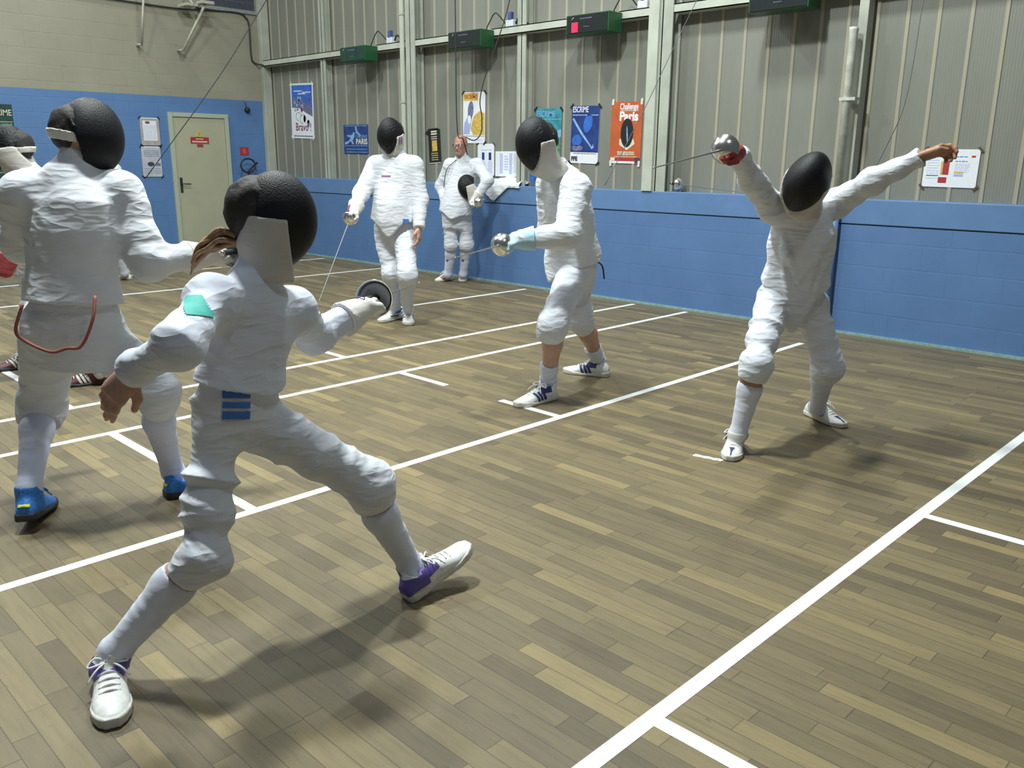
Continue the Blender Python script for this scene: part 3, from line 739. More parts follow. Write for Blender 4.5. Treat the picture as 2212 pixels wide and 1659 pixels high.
def loft(p0, p1, fr0, fr1, sec, fold=None):
    # elliptical sections (t, half width, half depth, forward offset) along p0 -> p1; the front direction turns from fr0 to fr1
    p0 = vec(p0); p1 = vec(p1); ax = p1 - p0; L = float(np.linalg.norm(ax)); ax = ax / L
    sec = np.array(sec, f32); T = sec[:, 0]
    fr0 = unit(np.array(fr0) - ax * float(np.dot(fr0, ax))); fr1 = unit(np.array(fr1) - ax * float(np.dot(fr1, ax)))
    fr0 = fr0.astype(f32); fr1 = fr1.astype(f32)
    def f(p):
        q = p - p0; s = q @ ax; t = s / L; tc = np.clip(t, T[0], T[-1])
        k = np.clip(t, 0, 1)[:, None]; fr = fr0 * (1 - k) + fr1 * k; fr /= np.sqrt((fr * fr).sum(1))[:, None]
        rt = np.cross(fr, ax)
        a = np.interp(tc, T, sec[:, 1]).astype(f32); b = np.interp(tc, T, sec[:, 2]).astype(f32); o = np.interp(tc, T, sec[:, 3]).astype(f32)
        x = (q * rt).sum(1); y = (q * fr).sum(1) - o
        k0 = np.sqrt((x / a) ** 2 + (y / b) ** 2) + 1e-6; k1 = np.sqrt((x / a ** 2) ** 2 + (y / b ** 2) ** 2) + 1e-6
        d = k0 * (k0 - 1) / k1
        dz = np.maximum(T[0] - t, t - T[-1]) * L
        d = np.where(dz > 0, np.sqrt(np.maximum(d, 0) ** 2 + np.maximum(dz, 0) ** 2), np.maximum(d, dz))
        if fold:
            amp, fa, fp, seed = fold; m = np.abs(d) < .06
            if m.any(): d[m] -= amp * (1 - 2.2 * np.abs(vnoise(np.stack([s[m] * fa + x[m] * fp * .8, x[m] * fp, y[m] * fp], 1), seed)))
        return d
    return f
def U(k, *fs):
    def f(p):
        d = fs[0](p)
        for g in fs[1:]: d = smin(d, g(p), k)
        return d
    return f
def cut(g, point, normal):        # keep the side the normal points away from
    point = vec(point); n = unit(normal).astype(f32)
    return lambda p: np.maximum(g(p), (p - point) @ n)
def sub(g, h, k=.01): return lambda p: -smin(-g(p), h(p), k)

def nets(f, lo, hi, h, B=8, margin=.03):
    lo = vec(lo) - 2 * h; hi = vec(hi) + 2 * h
    nb = np.ceil((hi - lo) / (B * h)).astype(int); N = nb * B + 1
    I = np.stack(np.meshgrid(*[np.arange(n) for n in nb], indexing='ij'), -1).reshape(-1, 3)
    d = np.concatenate([f((lo + (c + .5) * B * h).astype(f32)) for c in np.array_split(I, max(1, len(I) // 200000 + 1))])
    I = I[np.abs(d) < B * h * .9 + margin]
    o = np.stack(np.meshgrid(*[np.arange(B + 1)] * 3, indexing='ij'), -1).reshape(-1, 3)
    D = np.empty((len(I), B + 1, B + 1, B + 1), f32)
    for s in range(0, len(I), 500):
        pts = (lo + ((I[s:s + 500, None] * B + o) * h)).reshape(-1, 3).astype(f32)
        D[s:s + 500] = f(pts).reshape(-1, B + 1, B + 1, B + 1)
    keep = (D.reshape(len(I), -1).min(1) < 0) & (D.reshape(len(I), -1).max(1) >= 0)
    I = I[keep]; D = D[keep]
    C = [D[:, i:B + i, j:B + j, k:B + k] for i in (0, 1) for j in (0, 1) for k in (0, 1)]
    ins = sum((c < 0).astype(np.int8) for c in C); act = (ins > 0) & (ins < 8)
    bi = np.argwhere(act); cells = I[bi[:, 0]] * B + bi[:, 1:]
    V = np.stack([c[act] for c in C], 1)
    corner = np.array([(i, j, k) for i in (0, 1) for j in (0, 1) for k in (0, 1)], f32)
    acc = np.zeros((len(V), 3), f32); cnt = np.zeros(len(V), f32)
    for a in range(8):
        for b in range(a + 1, 8):
            if abs(corner[a] - corner[b]).sum() != 1: continue
            m = (V[:, a] < 0) != (V[:, b] < 0); da = V[m, a]; db = V[m, b]; t = (da / (da - db))[:, None]
            acc[m] += corner[a] + t * (corner[b] - corner[a]); cnt[m] += 1
    co = lo + (cells + acc / cnt[:, None]) * h
    gid = lambda c: c[:, 0] + N[0] * (c[:, 1] + N[1] * c[:, 2])
    ids = gid(cells.astype(np.int64)); order = np.argsort(ids); sid = ids[order]
    quads = []
    for ax in range(3):
        sl0 = [slice(None), slice(0, B), slice(0, B), slice(0, B)]; sl1 = list(sl0); sl1[ax + 1] = slice(1, B + 1)
        a = D[tuple(sl0)] < 0; b = D[tuple(sl1)] < 0
        e = np.argwhere(a != b); flip = a[a != b]; c = (I[e[:, 0]] * B + e[:, 1:]).astype(np.int64)
        u, v = (ax + 1) % 3, (ax + 2) % 3
        du = np.zeros(3, np.int64); du[u] = 1; dv = np.zeros(3, np.int64); dv[v] = 1
        q = np.stack([gid(c - du - dv), gid(c - dv), gid(c), gid(c - du)], 1)
        ix = np.searchsorted(sid, q); ix = np.minimum(ix, len(sid) - 1); ok = (sid[ix] == q).all(1)
        q = order[ix]; q[~flip] = q[~flip][:, ::-1]; quads.append(q[ok])
    return co, np.concatenate(quads)

def np_mesh(name, co, quads, mat, parent=None, loc=(0, 0, 0), smooth=True):
    me = bpy.data.meshes.new(name)
    co = np.asarray(co, f32) - np.asarray(loc, f32)
    me.vertices.add(len(co)); me.vertices.foreach_set('co', co.ravel())
    n = quads.shape[1]
    me.loops.add(quads.size); me.loops.foreach_set('vertex_index', quads.astype(np.int32).ravel())
    me.polygons.add(len(quads)); me.polygons.foreach_set('loop_start', np.arange(0, quads.size, n, dtype=np.int32))
    me.update(calc_edges=True); me.validate()
    return link(name, me, mat, parent, smooth=smooth)

def decal(name, f, c, n, r, w, h, mat, parent, loc, shape=None, nx=14, ny=14, off=.0025):
    # a thin cloth or print patch laid on the surface f around c, seen along n, with r its right-hand direction
    n = unit(n); r = unit(np.array(r) - n * float(np.dot(r, n))); up = np.cross(n, r)
    uv = np.stack(np.meshgrid(np.linspace(-.5, .5, nx), np.linspace(-.5, .5, ny), indexing='ij'), -1).reshape(-1, 2)
    P = np.asarray(c, float) + .14 * n + uv[:, :1] * w * r + uv[:, 1:] * h * up
    P = P.astype(f32); hit = np.zeros(len(P), bool); t = np.zeros(len(P))
    for _ in range(60):
        d = f(P) - off; hit = np.abs(d) < .0007; stp = np.where(hit, 0, np.clip(d * .8, -.02, .03)); P = P - (stp[:, None] * n).astype(f32); t += stp
    good = hit & (t < .30)
    if shape is not None: good &= shape(uv[:, 0], uv[:, 1])
    idx = np.arange(nx * ny).reshape(nx, ny)
    q = np.stack([idx[:-1, :-1], idx[1:, :-1], idx[1:, 1:], idx[:-1, 1:]], -1).reshape(-1, 4)
    q = q[good[q].all(1)]
    if len(q) == 0: return None
    used = np.unique(q); mp = -np.ones(nx * ny, int); mp[used] = np.arange(len(used))
    return np_mesh(name, P[used], mp[q], mat, parent, loc)

# ------------------------------------------------------------------ hands, heads, shoes
def hand_fn(wr, a, n, thumb_side, s, curl, fat=0.0, thumb_curl=.4, spread=.05):
    # a: wrist -> knuckles, n: out of the palm, thumb_side: +1/-1 along a x n
    a = unit(a); n = unit(np.array(n) - a * float(np.dot(n, a))); sd = np.cross(a, n) * thumb_side; wr = np.array(wr, float)
    fs = [loft(wr - a * .012 * s, wr + a * .092 * s, n, n, [(0, (.028 + fat) * s, (.019 + fat) * s, 0), (.35, (.033 + fat) * s, (.017 + fat) * s, 0), (.8, (.041 + fat) * s, (.0145 + fat) * s, 0), (1.0, (.039 + fat) * s, (.011 + fat) * s, 0)])]
    ends = []
    for i, (o, ln, r) in enumerate(((.029, .072, .0090), (.010, .081, .0095), (-.010, .075, .0090), (-.028, .058, .0080))):
        p = wr + a * (.090 - abs(o - .005) * .22) * s + sd * o * s * .97; ang = -.08
        r = (r + fat * .8) * s; dirb = unit(a + sd * (o / .03) * spread)
        for j, (fr, cc) in enumerate(((.46, curl[i] * .9), (.30, curl[i] * 1.15), (.24, curl[i] * .8))):
            ang += cc; d = dirb * math.cos(ang) + n * math.sin(ang); q = p + d * ln * fr * s * 1.08
            fs.append(rcone(p, q, r * (1 - .10 * j), r * (.93 - .10 * j))); p = q
        ends.append(p)
    p = wr + a * .026 * s + sd * .026 * s + n * .006 * s
    d1 = unit(a * .72 + sd * .62 + n * (.15 + .5 * thumb_curl)); q = p + d1 * .045 * s; fs.append(rcone(p, q, (.0145 + fat) * s, (.0115 + fat) * s))
    d2 = unit(a * .85 + sd * (.35 - .9 * thumb_curl) + n * (.15 + .6 * thumb_curl)); q2 = q + d2 * .034 * s; fs.append(rcone(q, q2, (.0112 + fat) * s, (.009 + fat) * s))
    g = U(.009 * s, *fs)
    c = wr + a * .09 * s
    return g, c - .135 * s, c + .135 * s

def frame(fwd, up):
    y = unit(fwd); z = unit(np.array(up) - y * float(np.dot(up, y))); x = np.cross(y, z); return x, y, z

def head_fn(c, x, y, z, hs, face=True):
    P = lambda a, b, d: np.array(c) + hs * (a * x + b * y + d * z); A = [x, y, z]
    fs = [ellip(P(0, -.012, .035), A, vec((.076, .098, .098)) * hs), ellip(P(0, .022, -.045), A, vec((.059, .072, .072)) * hs), ellip(P(0, .048, -.085), A, vec((.032, .036, .030)) * hs)]
    g = U(.05, *fs)
    if face:
        for sx in (-1, 1): g = sub(g, ellip(P(.032 * sx, .098, .012), A, vec((.019, .018, .012)) * hs), .016)
        g = U(.014, g, rcone(P(0, .086, .018), P(0, .108, -.022), .0075 * hs, .0125 * hs), ellip(P(-.012, .092, -.028), A, vec((.009, .010, .008)) * hs), ellip(P(.012, .092, -.028), A, vec((.009, .010, .008)) * hs))
        g = U(.012, g, ellip(P(0, .079, -.053), A, vec((.025, .014, .007)) * hs), ellip(P(0, .078, -.064), A, vec((.021, .013, .007)) * hs))
        for sx in (-1, 1): g = U(.012, g, rcone(P(.016 * sx, .089, .030), P(.046 * sx, .078, .030), .008 * hs, .007 * hs), ellip(P(.036 * sx, .07, -.015), A, vec((.022, .02, .02)) * hs))
    for sx in (-1, 1):
        e = ellip(P(.078 * sx, -.008, -.002), A, vec((.011, .020, .032)) * hs)
        g = U(.008, g, sub(e, ellip(P(.090 * sx, .0, .0), A, vec((.008, .011, .018)) * hs), .006))
    return g

def shoe(parent, loc, heel, toe, ank, s, mat, solemat, style, h):
    heel = np.array(heel, float); a = unit(np.array(toe, float) - heel); L = .285 * s
    up = unit(np.array([0, 0, 1.]) - a * a[2]); rt = np.cross(a, up); ank = np.array(ank, float)
    toe = heel + a * L
    prof = [(0, .026, .062), (.05, .034, .078), (.2, .037, .086), (.38, .037, .088), (.55, .043, .070), (.72, .0475, .052), (.86, .042, .044), (.95, .030, .036), (1.0, .016, .026)]
    s0 = s
    sec = [(t, w * s0, hh * .55 * s0, hh * .42 * s0) for t, w, hh in prof]
    # loft axis runs along the foot; 'front' of the loft is up
    body = loft(heel + up * 0, toe, up, up, sec)
    coll = rcone(heel + a * .075 * s + up * .055 * s, ank + up * .004, .046 * s, .047 * s)
    coll = cut(coll, ank + up * .018 * s, up)
    inner = rcone(heel + a * .075 * s + up * .075 * s, ank + up * .05, .039 * s, .041 * s)
    f = U(.025, body, coll); f = sub(f, inner, .004); f = cut(f, heel + up * .014 * s, -up)
    pts = np.array([heel, toe, ank, heel + rt * .06 * s, heel - rt * .06 * s, toe + rt * .06 * s, toe - rt * .06 * s])
    lo = pts.min(0) - .05; hi = pts.max(0) + .06
    o = np_mesh('shoe', *nets(f, lo, hi, h), mat, parent, loc)
    outl = [(t, (w + .004) * s0, 9, 0) for t, w, hh in prof]
    T = np.array([p[0] for p in prof], f32); Wd = np.array([(p[1] + .0045) * s0 for p in prof], f32)
    H_, A_, R_, U_ = vec(heel), vec(a), vec(rt), vec(up)
    def sole(p):
        q = p - H_; t = (q @ A_) / L; x = q @ R_; zz = q @ U_
        d = np.abs(x) - np.interp(np.clip(t, 0, 1), T, Wd).astype(f32)
        e = np.maximum(-t - .012, t - 1.012) * L; d = np.maximum(d, e)
        zt = (.024 + .006 * np.cos(t * 6.28)) * s0
        return np.maximum(d, np.maximum(-zz + .001, zz - zt))
    np_mesh('sole', *nets(sole, lo, hi, h), solemat, o, loc)
    # laces across the instep
    hh = lambda t: np.interp(t, [p[0] for p in prof], [p[2] for p in prof]) * s0
    bm = bmesh.new()
    Q = lambda t, x, dz=0: heel + a * t * L + rt * x * s + up * (hh(t) * .97 - 9 * (x ** 2) * s + dz)
    for t in (.40, .47, .54, .61, .67):
        bm_tube(bm, spline([Q(t, -.026, -.002), Q(t + .012, 0, .004), Q(t, .026, -.002)], 4), .0032 * s, 6)
    for sx in (-1, 1):
        b0 = Q(.38, 0, .008)
        bm_tube(bm, spline([b0, b0 + rt * sx * .03 * s + up * .012 * s - a * .005, b0 + rt * sx * .050 * s + up * -.004 * s + a * .008, b0 + rt * sx * .028 * s + a * .014 * s, b0], 5), .0028 * s, 6)
        bm_tube(bm, spline([b0, b0 + rt * sx * .03 * s + a * .03 * s - up * .006, b0 + rt * sx * .052 * s + a * .045 * s - up * .03 * s], 5), .0026 * s, 6)
    for v in bm.verts: v.co -= Vector(loc)
    from_bm('laces', bm, M[style.get('laces', 'shoe_white')], o, smooth=True)
    def dk(nm, t, z, side, w, hgt, m, slant=0, shape=None):
        rr = a if side > 0 else -a
        decal(nm, f, heel + a * t * L + up * z * s + rt * side * .03 * s, rt * side + up * .25, rr * math.cos(slant) + up * math.sin(slant) * (1 if side > 0 else -1), w * s, hgt * s, M[m], o, loc, shape, 10, 10)
    if 'stripes' in style:
        for side in (-1, 1):
            for i in range(3): dk('stripe', .40 + .085 * i, .040, side, .014, .058, style['stripes'], .45 * side)
    if 'swoosh' in style:
        for side in (-1, 1): dk('side_flash', .48, .036, side, .10, .030, style['swoosh'], .25, lambda u, v: np.abs(v - u * .5) < .22)
    if 'heel' in style:
        decal('heel_patch', f, heel + up * .052 * s, -a, rt, .070 * s, .055 * s, M[style['heel']], o, loc, None, 12, 10)
        for side in (-1, 1): dk('heel_flank', .13, .055, side, .09, .045, style['heel'])
    if 'heel2' in style:
        decal('heel_band', f, heel + up * .060 * s, -a, rt, .040 * s, .009 * s, M[style['heel2']], o, loc, None, 12, 6, off=.003)
    if 'collar' in style:
        for side in (-1, 1): dk('collar_patch', .36, .070, side, .07, .034, style['collar'])
    if 'toe' in style:
        decal('toe_patch', f, heel + a * .90 * L + up * .05 * s, up + a * .5, rt, .030 * s, .07 * s, M[style['toe']], o, loc, lambda u, v: np.abs(u) < .12 + .38 * np.clip(.1 - v, 0, 1) * 1.6, 14, 14)
    return o

# ------------------------------------------------------------------ a fencer
def person(J, label, o):
    s = J['s']; W_ = o.get('W', 1.0) * s; belly = o.get('belly', 0.0) * s; h = o.get('h', .008); hg = o.get('hg', h)
    G = {k: np.array(v, float) for k, v in J.items() if isinstance(v, list)}
    pel, neck, head = G['pelvis'], G['neck'], G['head']; ax = unit(neck - pel)
    loc = (G['heelR'] + G['toeR'] + G['heelL'] + G['toeL']) / 4; loc[2] = 0
    pf, cf = G['pelf'], G['chest']
    x, y, z = frame(G['headdir'], G['headup']); hs = o.get('hs', .98)
    allp = np.array([G[k] for k in G if G[k].shape == (3,) and np.linalg.norm(G[k] - pel) < 1.6 and k not in ('headdir', 'headup', 'chest', 'pelf', 'wdir', 'handR', 'handL', 'palmR', 'palmL')])
    lo, hi = allp.min(0) - .24, allp.max(0) + .24
    # ---- the body: one continuous surface
    sec = [(-.22, .150, .105, 0), (0, .160, .115, 0), (.3, .140, .105, 0), (.6, .152, .108, 0), (.82, .150, .095, 0), (.95, .09, .07, 0), (1.02, .06, .056, 0)]
    sec = [(t, a * W_, (b * W_ + (belly * .8 if 0 < t < .5 else 0)), belly * .3 if 0 < t < .5 else 0) for t, a, b, _ in sec]
    prs = [loft(pel, neck, pf, cf, sec), rcone(neck - ax * .02, head - z * .06 * hs, .056 * s, .055 * s)]
    for q in 'RL':
        sh, el, wr, hip, kn, an = (G[a + q] for a in ('sh', 'el', 'wr', 'hip', 'kn', 'an'))
        prs += [rcone(neck - ax * .05, sh, .05 * s, .055 * s), rcone(sh, el, .056 * s, .042 * s), rcone(el, wr, .042 * s, .027 * s), rcone(hip, kn, .068 * W_, .052 * s)]
        calf = kn + (an - kn) * .32 - unit(np.cross(np.cross(an - kn, G['toe' + q] - G['heel' + q]), an - kn)) * .012 * s
        prs += [rcone(kn, calf, .052 * s, .056 * s), rcone(calf, an, .056 * s, .037 * s), rcone(an - np.array([0, 0, .01]), G['heel' + q] + (G['toe' + q] - G['heel' + q]) * .6 + np.array([0, 0, .026 * s]), .030 * s, .020 * s)]
    body_f = U(.035, *prs); hd = head_fn(head if not o.get('masked', True) else head - y * .02 - z * .005, x, y, z, hs * .97, o.get('face', False))
    full = U(.02, body_f, hd)
    co, qd = nets(full, lo, hi, o.get('hb', .010))
    for q in 'RL':
        if o.get('bare' + q):
            b = o['bare' + q]
            g, l2, h2 = hand_fn(G['wr' + q], G['hand' + q], G['palm' + q], b.get('side', 1), s * b.get('size', 1.04), b['curl'], .001, b.get('thumb', .3), b.get('spread', .05))
            c2, q2 = nets(g, l2, h2, b.get('h', .004), margin=.01)
            qd = np.concatenate([qd, q2 + len(co)]); co = np.concatenate([co, c2])
    root = np_mesh('person', co, qd, M[o.get('skin', 'skin_tan')], None, loc); root.location = loc
    tag(root, label, 'person', 'fencers in white')
    jm, bmt = M[o.get('jm', 'jacket')], M['breeches']
    # ---- jacket
    dip = o.get('dip', .10) * s; hem = o.get('hem', .075) * s; fa = o.get('fold', .007)
    fl_ = o.get('flare', .008)
    sec = [(-.5, .205 + fl_, .158 + fl_, 0), (-.1, .203 + fl_, .158 + fl_, .0), (.1, .190 + fl_ * .5, .146 + fl_ * .5, .004), (.35, .170, .128, .0), (.6, .180, .130, 0), (.8, .172, .116, 0), (.92, .118, .088, 0), (1.01, .070, .068, 0)]
    sec = [(t, a * W_, b * W_ + (belly if .0 < t < .5 else belly * .4 if -.2 < t < .7 else 0), belly * .7 if -.2 < t < .5 else 0) for t, a, b, _ in sec]
    tor = loft(pel, neck, pf, cf, sec, (fa * .7, 6, 8, 3))
    PF = unit(pf - ax * float(pf @ ax)); PR = np.cross(PF, ax); pelf_, PFf, PRf, axf = vec(pel), vec(PF), vec(PR), vec(ax)
    def torso(p):
        q = p - pelf_; a_ = q @ axf; y_ = q @ PFf; x_ = q @ PRf
        hl = hem + dip * np.exp(-(x_ / (.085 * s)) ** 2) * np.clip(.5 + y_ / (.06 * s), 0, 1)
        return np.maximum(tor(p), -(a_ + hl))
    fs = [torso]
    rid = []
    for x0, u0, x1, u1, rr in o.get('ridges', []):     # drapery pulled tight: raised folds lying on the front of the torso
        q_ = []
        for xx, uu in ((x0, u0), ((x0 + x1) / 2, (u0 + u1) / 2), (x1, u1)):
            t_ = uu; S_ = np.array(sec); a_ = np.interp(t_, S_[:, 0], S_[:, 1]); b_ = np.interp(t_, S_[:, 0], S_[:, 2]); o_ = np.interp(t_, S_[:, 0], S_[:, 3])
            k_ = min(1, max(0, t_)); fr = unit(PF * (1 - k_) + cf * k_); fr = unit(fr - ax * float(fr @ ax)); rt_ = np.cross(fr, ax)
            X_ = xx * a_; q_.append(pel + ax * t_ * np.linalg.norm(neck - pel) + rt_ * X_ + fr * (o_ + b_ * math.sqrt(max(0, 1 - xx * xx)) - rr * .35))
        rid += [rcone(q_[0], q_[1], rr * .55, rr), rcone(q_[1], q_[2], rr, rr * .5)]
    for q in 'RL':
        sh, el, wr = (G[a + q] for a in ('sh', 'el', 'wr'))
        fo = (fa, 16, 7, 5 + (q == 'L'))
        arm = U(.04, rcone(neck - ax * .045, sh, .064 * s, .072 * s), rcone(sh, el, .076 * s * o.get('arm', 1), .060 * s * o.get('arm', 1), fo), rcone(el, wr + unit(wr - el) * .03, .062 * s * o.get('arm', 1), .045 * s, fo))
        fs.append(cut(arm, wr + unit(wr - el) * .005, wr - el))
    hv = unit(head - neck)
    fs.append(cut(rcone(neck - ax * .03, neck + hv * .13, .069 * s, .063 * s), neck + hv * .085 * s, hv))
    jf = U(.05, *fs)
    if rid: jf = U(.022, jf, *rid)
    jacket = np_mesh('jacket', *nets(jf, lo, hi, hg), jm, root, loc)
    # centre-front and side seams, cuffs, collar edge
    # ---- breeches
    hx = unit(G['hipR'] - G['hipL'])
    sec = [(-.34, .130, .100, 0), (-.15, .160, .118, 0), (.05, .162, .120, 0), (.32, .148, .110, 0)]
    fs = [loft(pel, neck, pf, pf, [(t, a * W_, b * W_, c) for t, a, b, c in sec])]
    lo2 = lo.copy(); hi2 = hi.copy(); hi2[2] = pel[2] + .35
    fb = o.get('bfold', .009)
    for q in 'RL':
        hip, kn, an = (G[a + q] for a in ('hip', 'kn', 'an')); d = unit(an - kn); cp = kn + (an - kn) * o.get('cuff', .20)
        fo = (fb, 15, 5, 11 + (q == 'L'))
        leg = U(.05, rcone(hip, kn, .097 * W_, .073 * W_, fo), rcone(kn, kn + d * .04 * s, .073 * W_, .071 * W_, fo), rcone(kn + d * .03 * s, cp + d * .05, .070 * s, .0665 * s, fo))
        fs.append(U(.06, fs[0], cut(leg, cp, d)))
    bf = U(.012, fs[1], fs[2])
    np_mesh('breeches', *nets(bf, lo2, hi2, hg), bmt, root, loc)
    # ---- socks, shoes
    for q in 'RL':
        kn, an, he, to = (G[a + q] for a in ('kn', 'an', 'heel', 'toe')); d = unit(an - kn); t0 = o.get('sock' + q, o.get('sock', .12))
        back = -unit(np.cross(np.cross(an - kn, to - he), an - kn)); calf = kn + (an - kn) * .34 + back * .014 * s
        top = kn + (an - kn) * t0
        if t0 < .5:
            sf = U(.03, rcone(kn + (an - kn) * .05, calf, .0585 * s, .0615 * s), rcone(calf, an, .0615 * s, .044 * s, (.0025, 30, 4, 2)), rcone(an, he + (to - he) * .42 + np.array([0, 0, .040 * s]), .045 * s, .036 * s))
        else:
            sf = U(.02, rcone(top, an, .050 * s, .047 * s, (.010, 70, 3, 2)), rcone(an, he + (to - he) * .42 + np.array([0, 0, .040 * s]), .046 * s, .036 * s))
        sf = cut(sf, top, -d)
        l3 = np.minimum(np.minimum(kn, an), np.minimum(he, to)) - .12; h3 = np.maximum(np.maximum(kn, an), np.maximum(he, to)) + .12
        sk = np_mesh('sock', *nets(sf, l3, h3, hg), M[o.get('sockm', 'sock')], root, loc)
        if o.get('sockmark'):
            mid = kn + (an - kn) * .55; decal('sock_mark', sf, mid, y, x, .05, .035, M['navy'], sk, loc, lambda u, v: v < .3 - np.abs(u) * 1.4)
        shoe(root, loc, he, to, an, s * o.get('shoe', 1.1), M[o.get('shoem', 'shoe_white')], M[o.get('solem', 'shoe_sole')], o.get('style', {}), o.get('hs_', h * .8))
    # ---- gloved sword hand
    for q in 'RL':
        if o.get('glove' + q):
            gl = o['glove' + q]; wr, el = G['wr' + q], G['el' + q]; a = unit(G['guard'] - wr) if 'guard' in G else unit(G['hand' + q])
            g, l2, h2 = hand_fn(wr, a, G['palm' + q], gl.get('side', 1), s * 1.02, gl.get('curl', [1.25, 1.35, 1.4, 1.4]), .0035, .75)
            d = unit(wr - el); cf_ = cut(rcone(wr - d * gl.get('gaunt', .10) * s, wr + d * .02, (.073 if gl.get('gaunt', 1) > .05 else .044) * s, (.047 if gl.get('gaunt', 1) > .05 else .040) * s), wr - d * gl.get('gaunt', .10) * .85 * s, -d)
            g2 = U(.02, g, cf_); l2 = np.minimum(l2, wr - .18); h2 = np.maximum(h2, wr + .18)
            gm = np_mesh('glove', *nets(g2, l2, h2, gl.get('h', .005), margin=.01), M[gl['m']], root, loc)
            if 'm2' in gl:
                decal('glove_panel', g2, wr + a * .03, -G['palm' + q], np.cross(a, G['palm' + q]), .06 * s, .11 * s, M[gl['m2']], gm, loc, None, 16, 20)
    # ---- hair
    hc = head - y * .02 - z * .005 if o.get('masked', True) else head
    if o.get('hair'):
        hf = ellip(hc - y * .018 * hs + z * .032 * hs, [x, y, z], vec((.081, .096, .100)) * hs)
        hf = cut(hf, hc + y * .045 - z * 0.02, y + z * -.35); n0 = hf
        hf = cut(hf, hc - z * .075, -z)
        hr = lambda p, g=hf: g(p) - .005 * vnoise(p * 45, 3)
        np_mesh('hair', *nets(hr, hc - .16, hc + .16, h, margin=.02), M[o['hair']], root, loc)
    # ---- mask with mesh, bib and strap
    if o.get('masked', True):
        mask_parts(root, loc, head, x, y, z, neck, hs * o.get('ms', 1.0), h, o)
    return dict(root=root, loc=loc, G=G, jf=jf, bf=bf, x=x, y=y, z=z, jacket=jacket, body=full)

def mask_parts(root, loc, c, x, y, z, neck, hs, h, o):
    P = lambda a, b, d: np.array(c) + hs * (a * x + b * y + d * z); A = np.array([x, y, z], f32); C = vec(c)
    def shell(off):
        def f(p):
            q = ((p - C) @ A.T) / hs; X, Y, Z = q[:, 0], q[:, 1] - .012, q[:, 2]
            kx = .108 - .030 * np.clip(-Z / .16, 0, 1) ** 1.6 - .012 * np.clip(Z / .16, 0, 1) ** 2
            ky = np.where(Y > 0, .138 - .022 * np.clip(-Z / .16, 0, 1) ** 2, .118)
            k = np.sqrt((X / kx) ** 2 + (Y / ky) ** 2 + (Z / .165) ** 2 + 1e-6)
            return ((k - 1) * .110 * hs - off).astype(f32)
        return f
    base = shell(0)
    mesh = cut(base, P(0, -.050, 0), -y * .86 + z * -.40)          # open at the back of the head
    inner = shell(-.010 * hs); mesh2 = sub(mesh, inner, .002)
    b0 = np.array(c) - .26; b1 = np.array(c) + .26
    mk = np_mesh('fencing_mask', *nets(mesh2, b0, b1, h * .75, margin=.02), M['wire'], root, loc)
    # bib: wraps jaw and sides, runs down over the collar
    nk = np.array(neck) + (np.array(c) - np.array(neck)) * .18 + y * .035
    skirt = U(.05, shell(.0045 * hs), rcone(P(0, .006, -.09), nk, .088 * hs, .084 * hs))
    bib = cut(skirt, P(0, .058, 0), z * .16 + y * .98)             # in front and above stays bare mesh
    bib = cut(bib, P(0, o.get('bibback', -.060), 0), -y * .9 + z * .35); bib = cut(bib, P(0, 0, .020), z)
    low = nk - (np.array(c) - np.array(neck)) * .12
    bib = cut(bib, low, unit(np.array(neck) - np.array(c)) + y * .25)
    cav = U(.04, shell(-.004 * hs), rcone(P(0, .012, -.10), nk - y * .0, .086 * hs, .080 * hs)); cav_b = cut(cav, P(0, 0, -.02), z * 1)
    if not o.get('nobib'):
        bo = np_mesh('bib', *nets(bib, b0, b1, h * .75, margin=.02), M[o.get('bibm', 'bib')], mk, loc)
    hc = c - y * .02 - z * .005 - y * .018 * hs + z * .032 * hs
    st = ellip(hc, [x, y, z], vec((.087, .102, .106)) * hs)
    st = cut(cut(cut(st, P(0, 0, .012), z), P(0, 0, -.026), -z), P(0, -.03, 0), y)
    st = sub(st, ellip(hc, [x, y, z], vec((.078, .092, .098)) * hs), .002)
    if not o.get('nostrap'): np_mesh('strap', *nets(st, b0, b1, h * .6, margin=.02), M[o.get('strapm', 'black')], mk, loc)
    rim = cut(cut(shell(.006 * hs), P(0, -.050, 0), -y * .86 + z * -.40), P(0, -.036, 0), y * .86 + z * .40)
    np_mesh('rim', *nets(cut(rim, P(0, 0, .03), -z), b0, b1, h * .75, margin=.02), M['black'], mk, loc)
    if o.get('biblogo'):
        decal('bib_print', bib, P(.105 * o['biblogo'], .02, -.02), x * o['biblogo'] + y * .3, y * o['biblogo'], .055, .07, M['badge_mauve'], bo, loc, lambda u, v: (np.abs(np.abs(u) - .2) < .16) | (np.abs(v) < .1))
    return mk
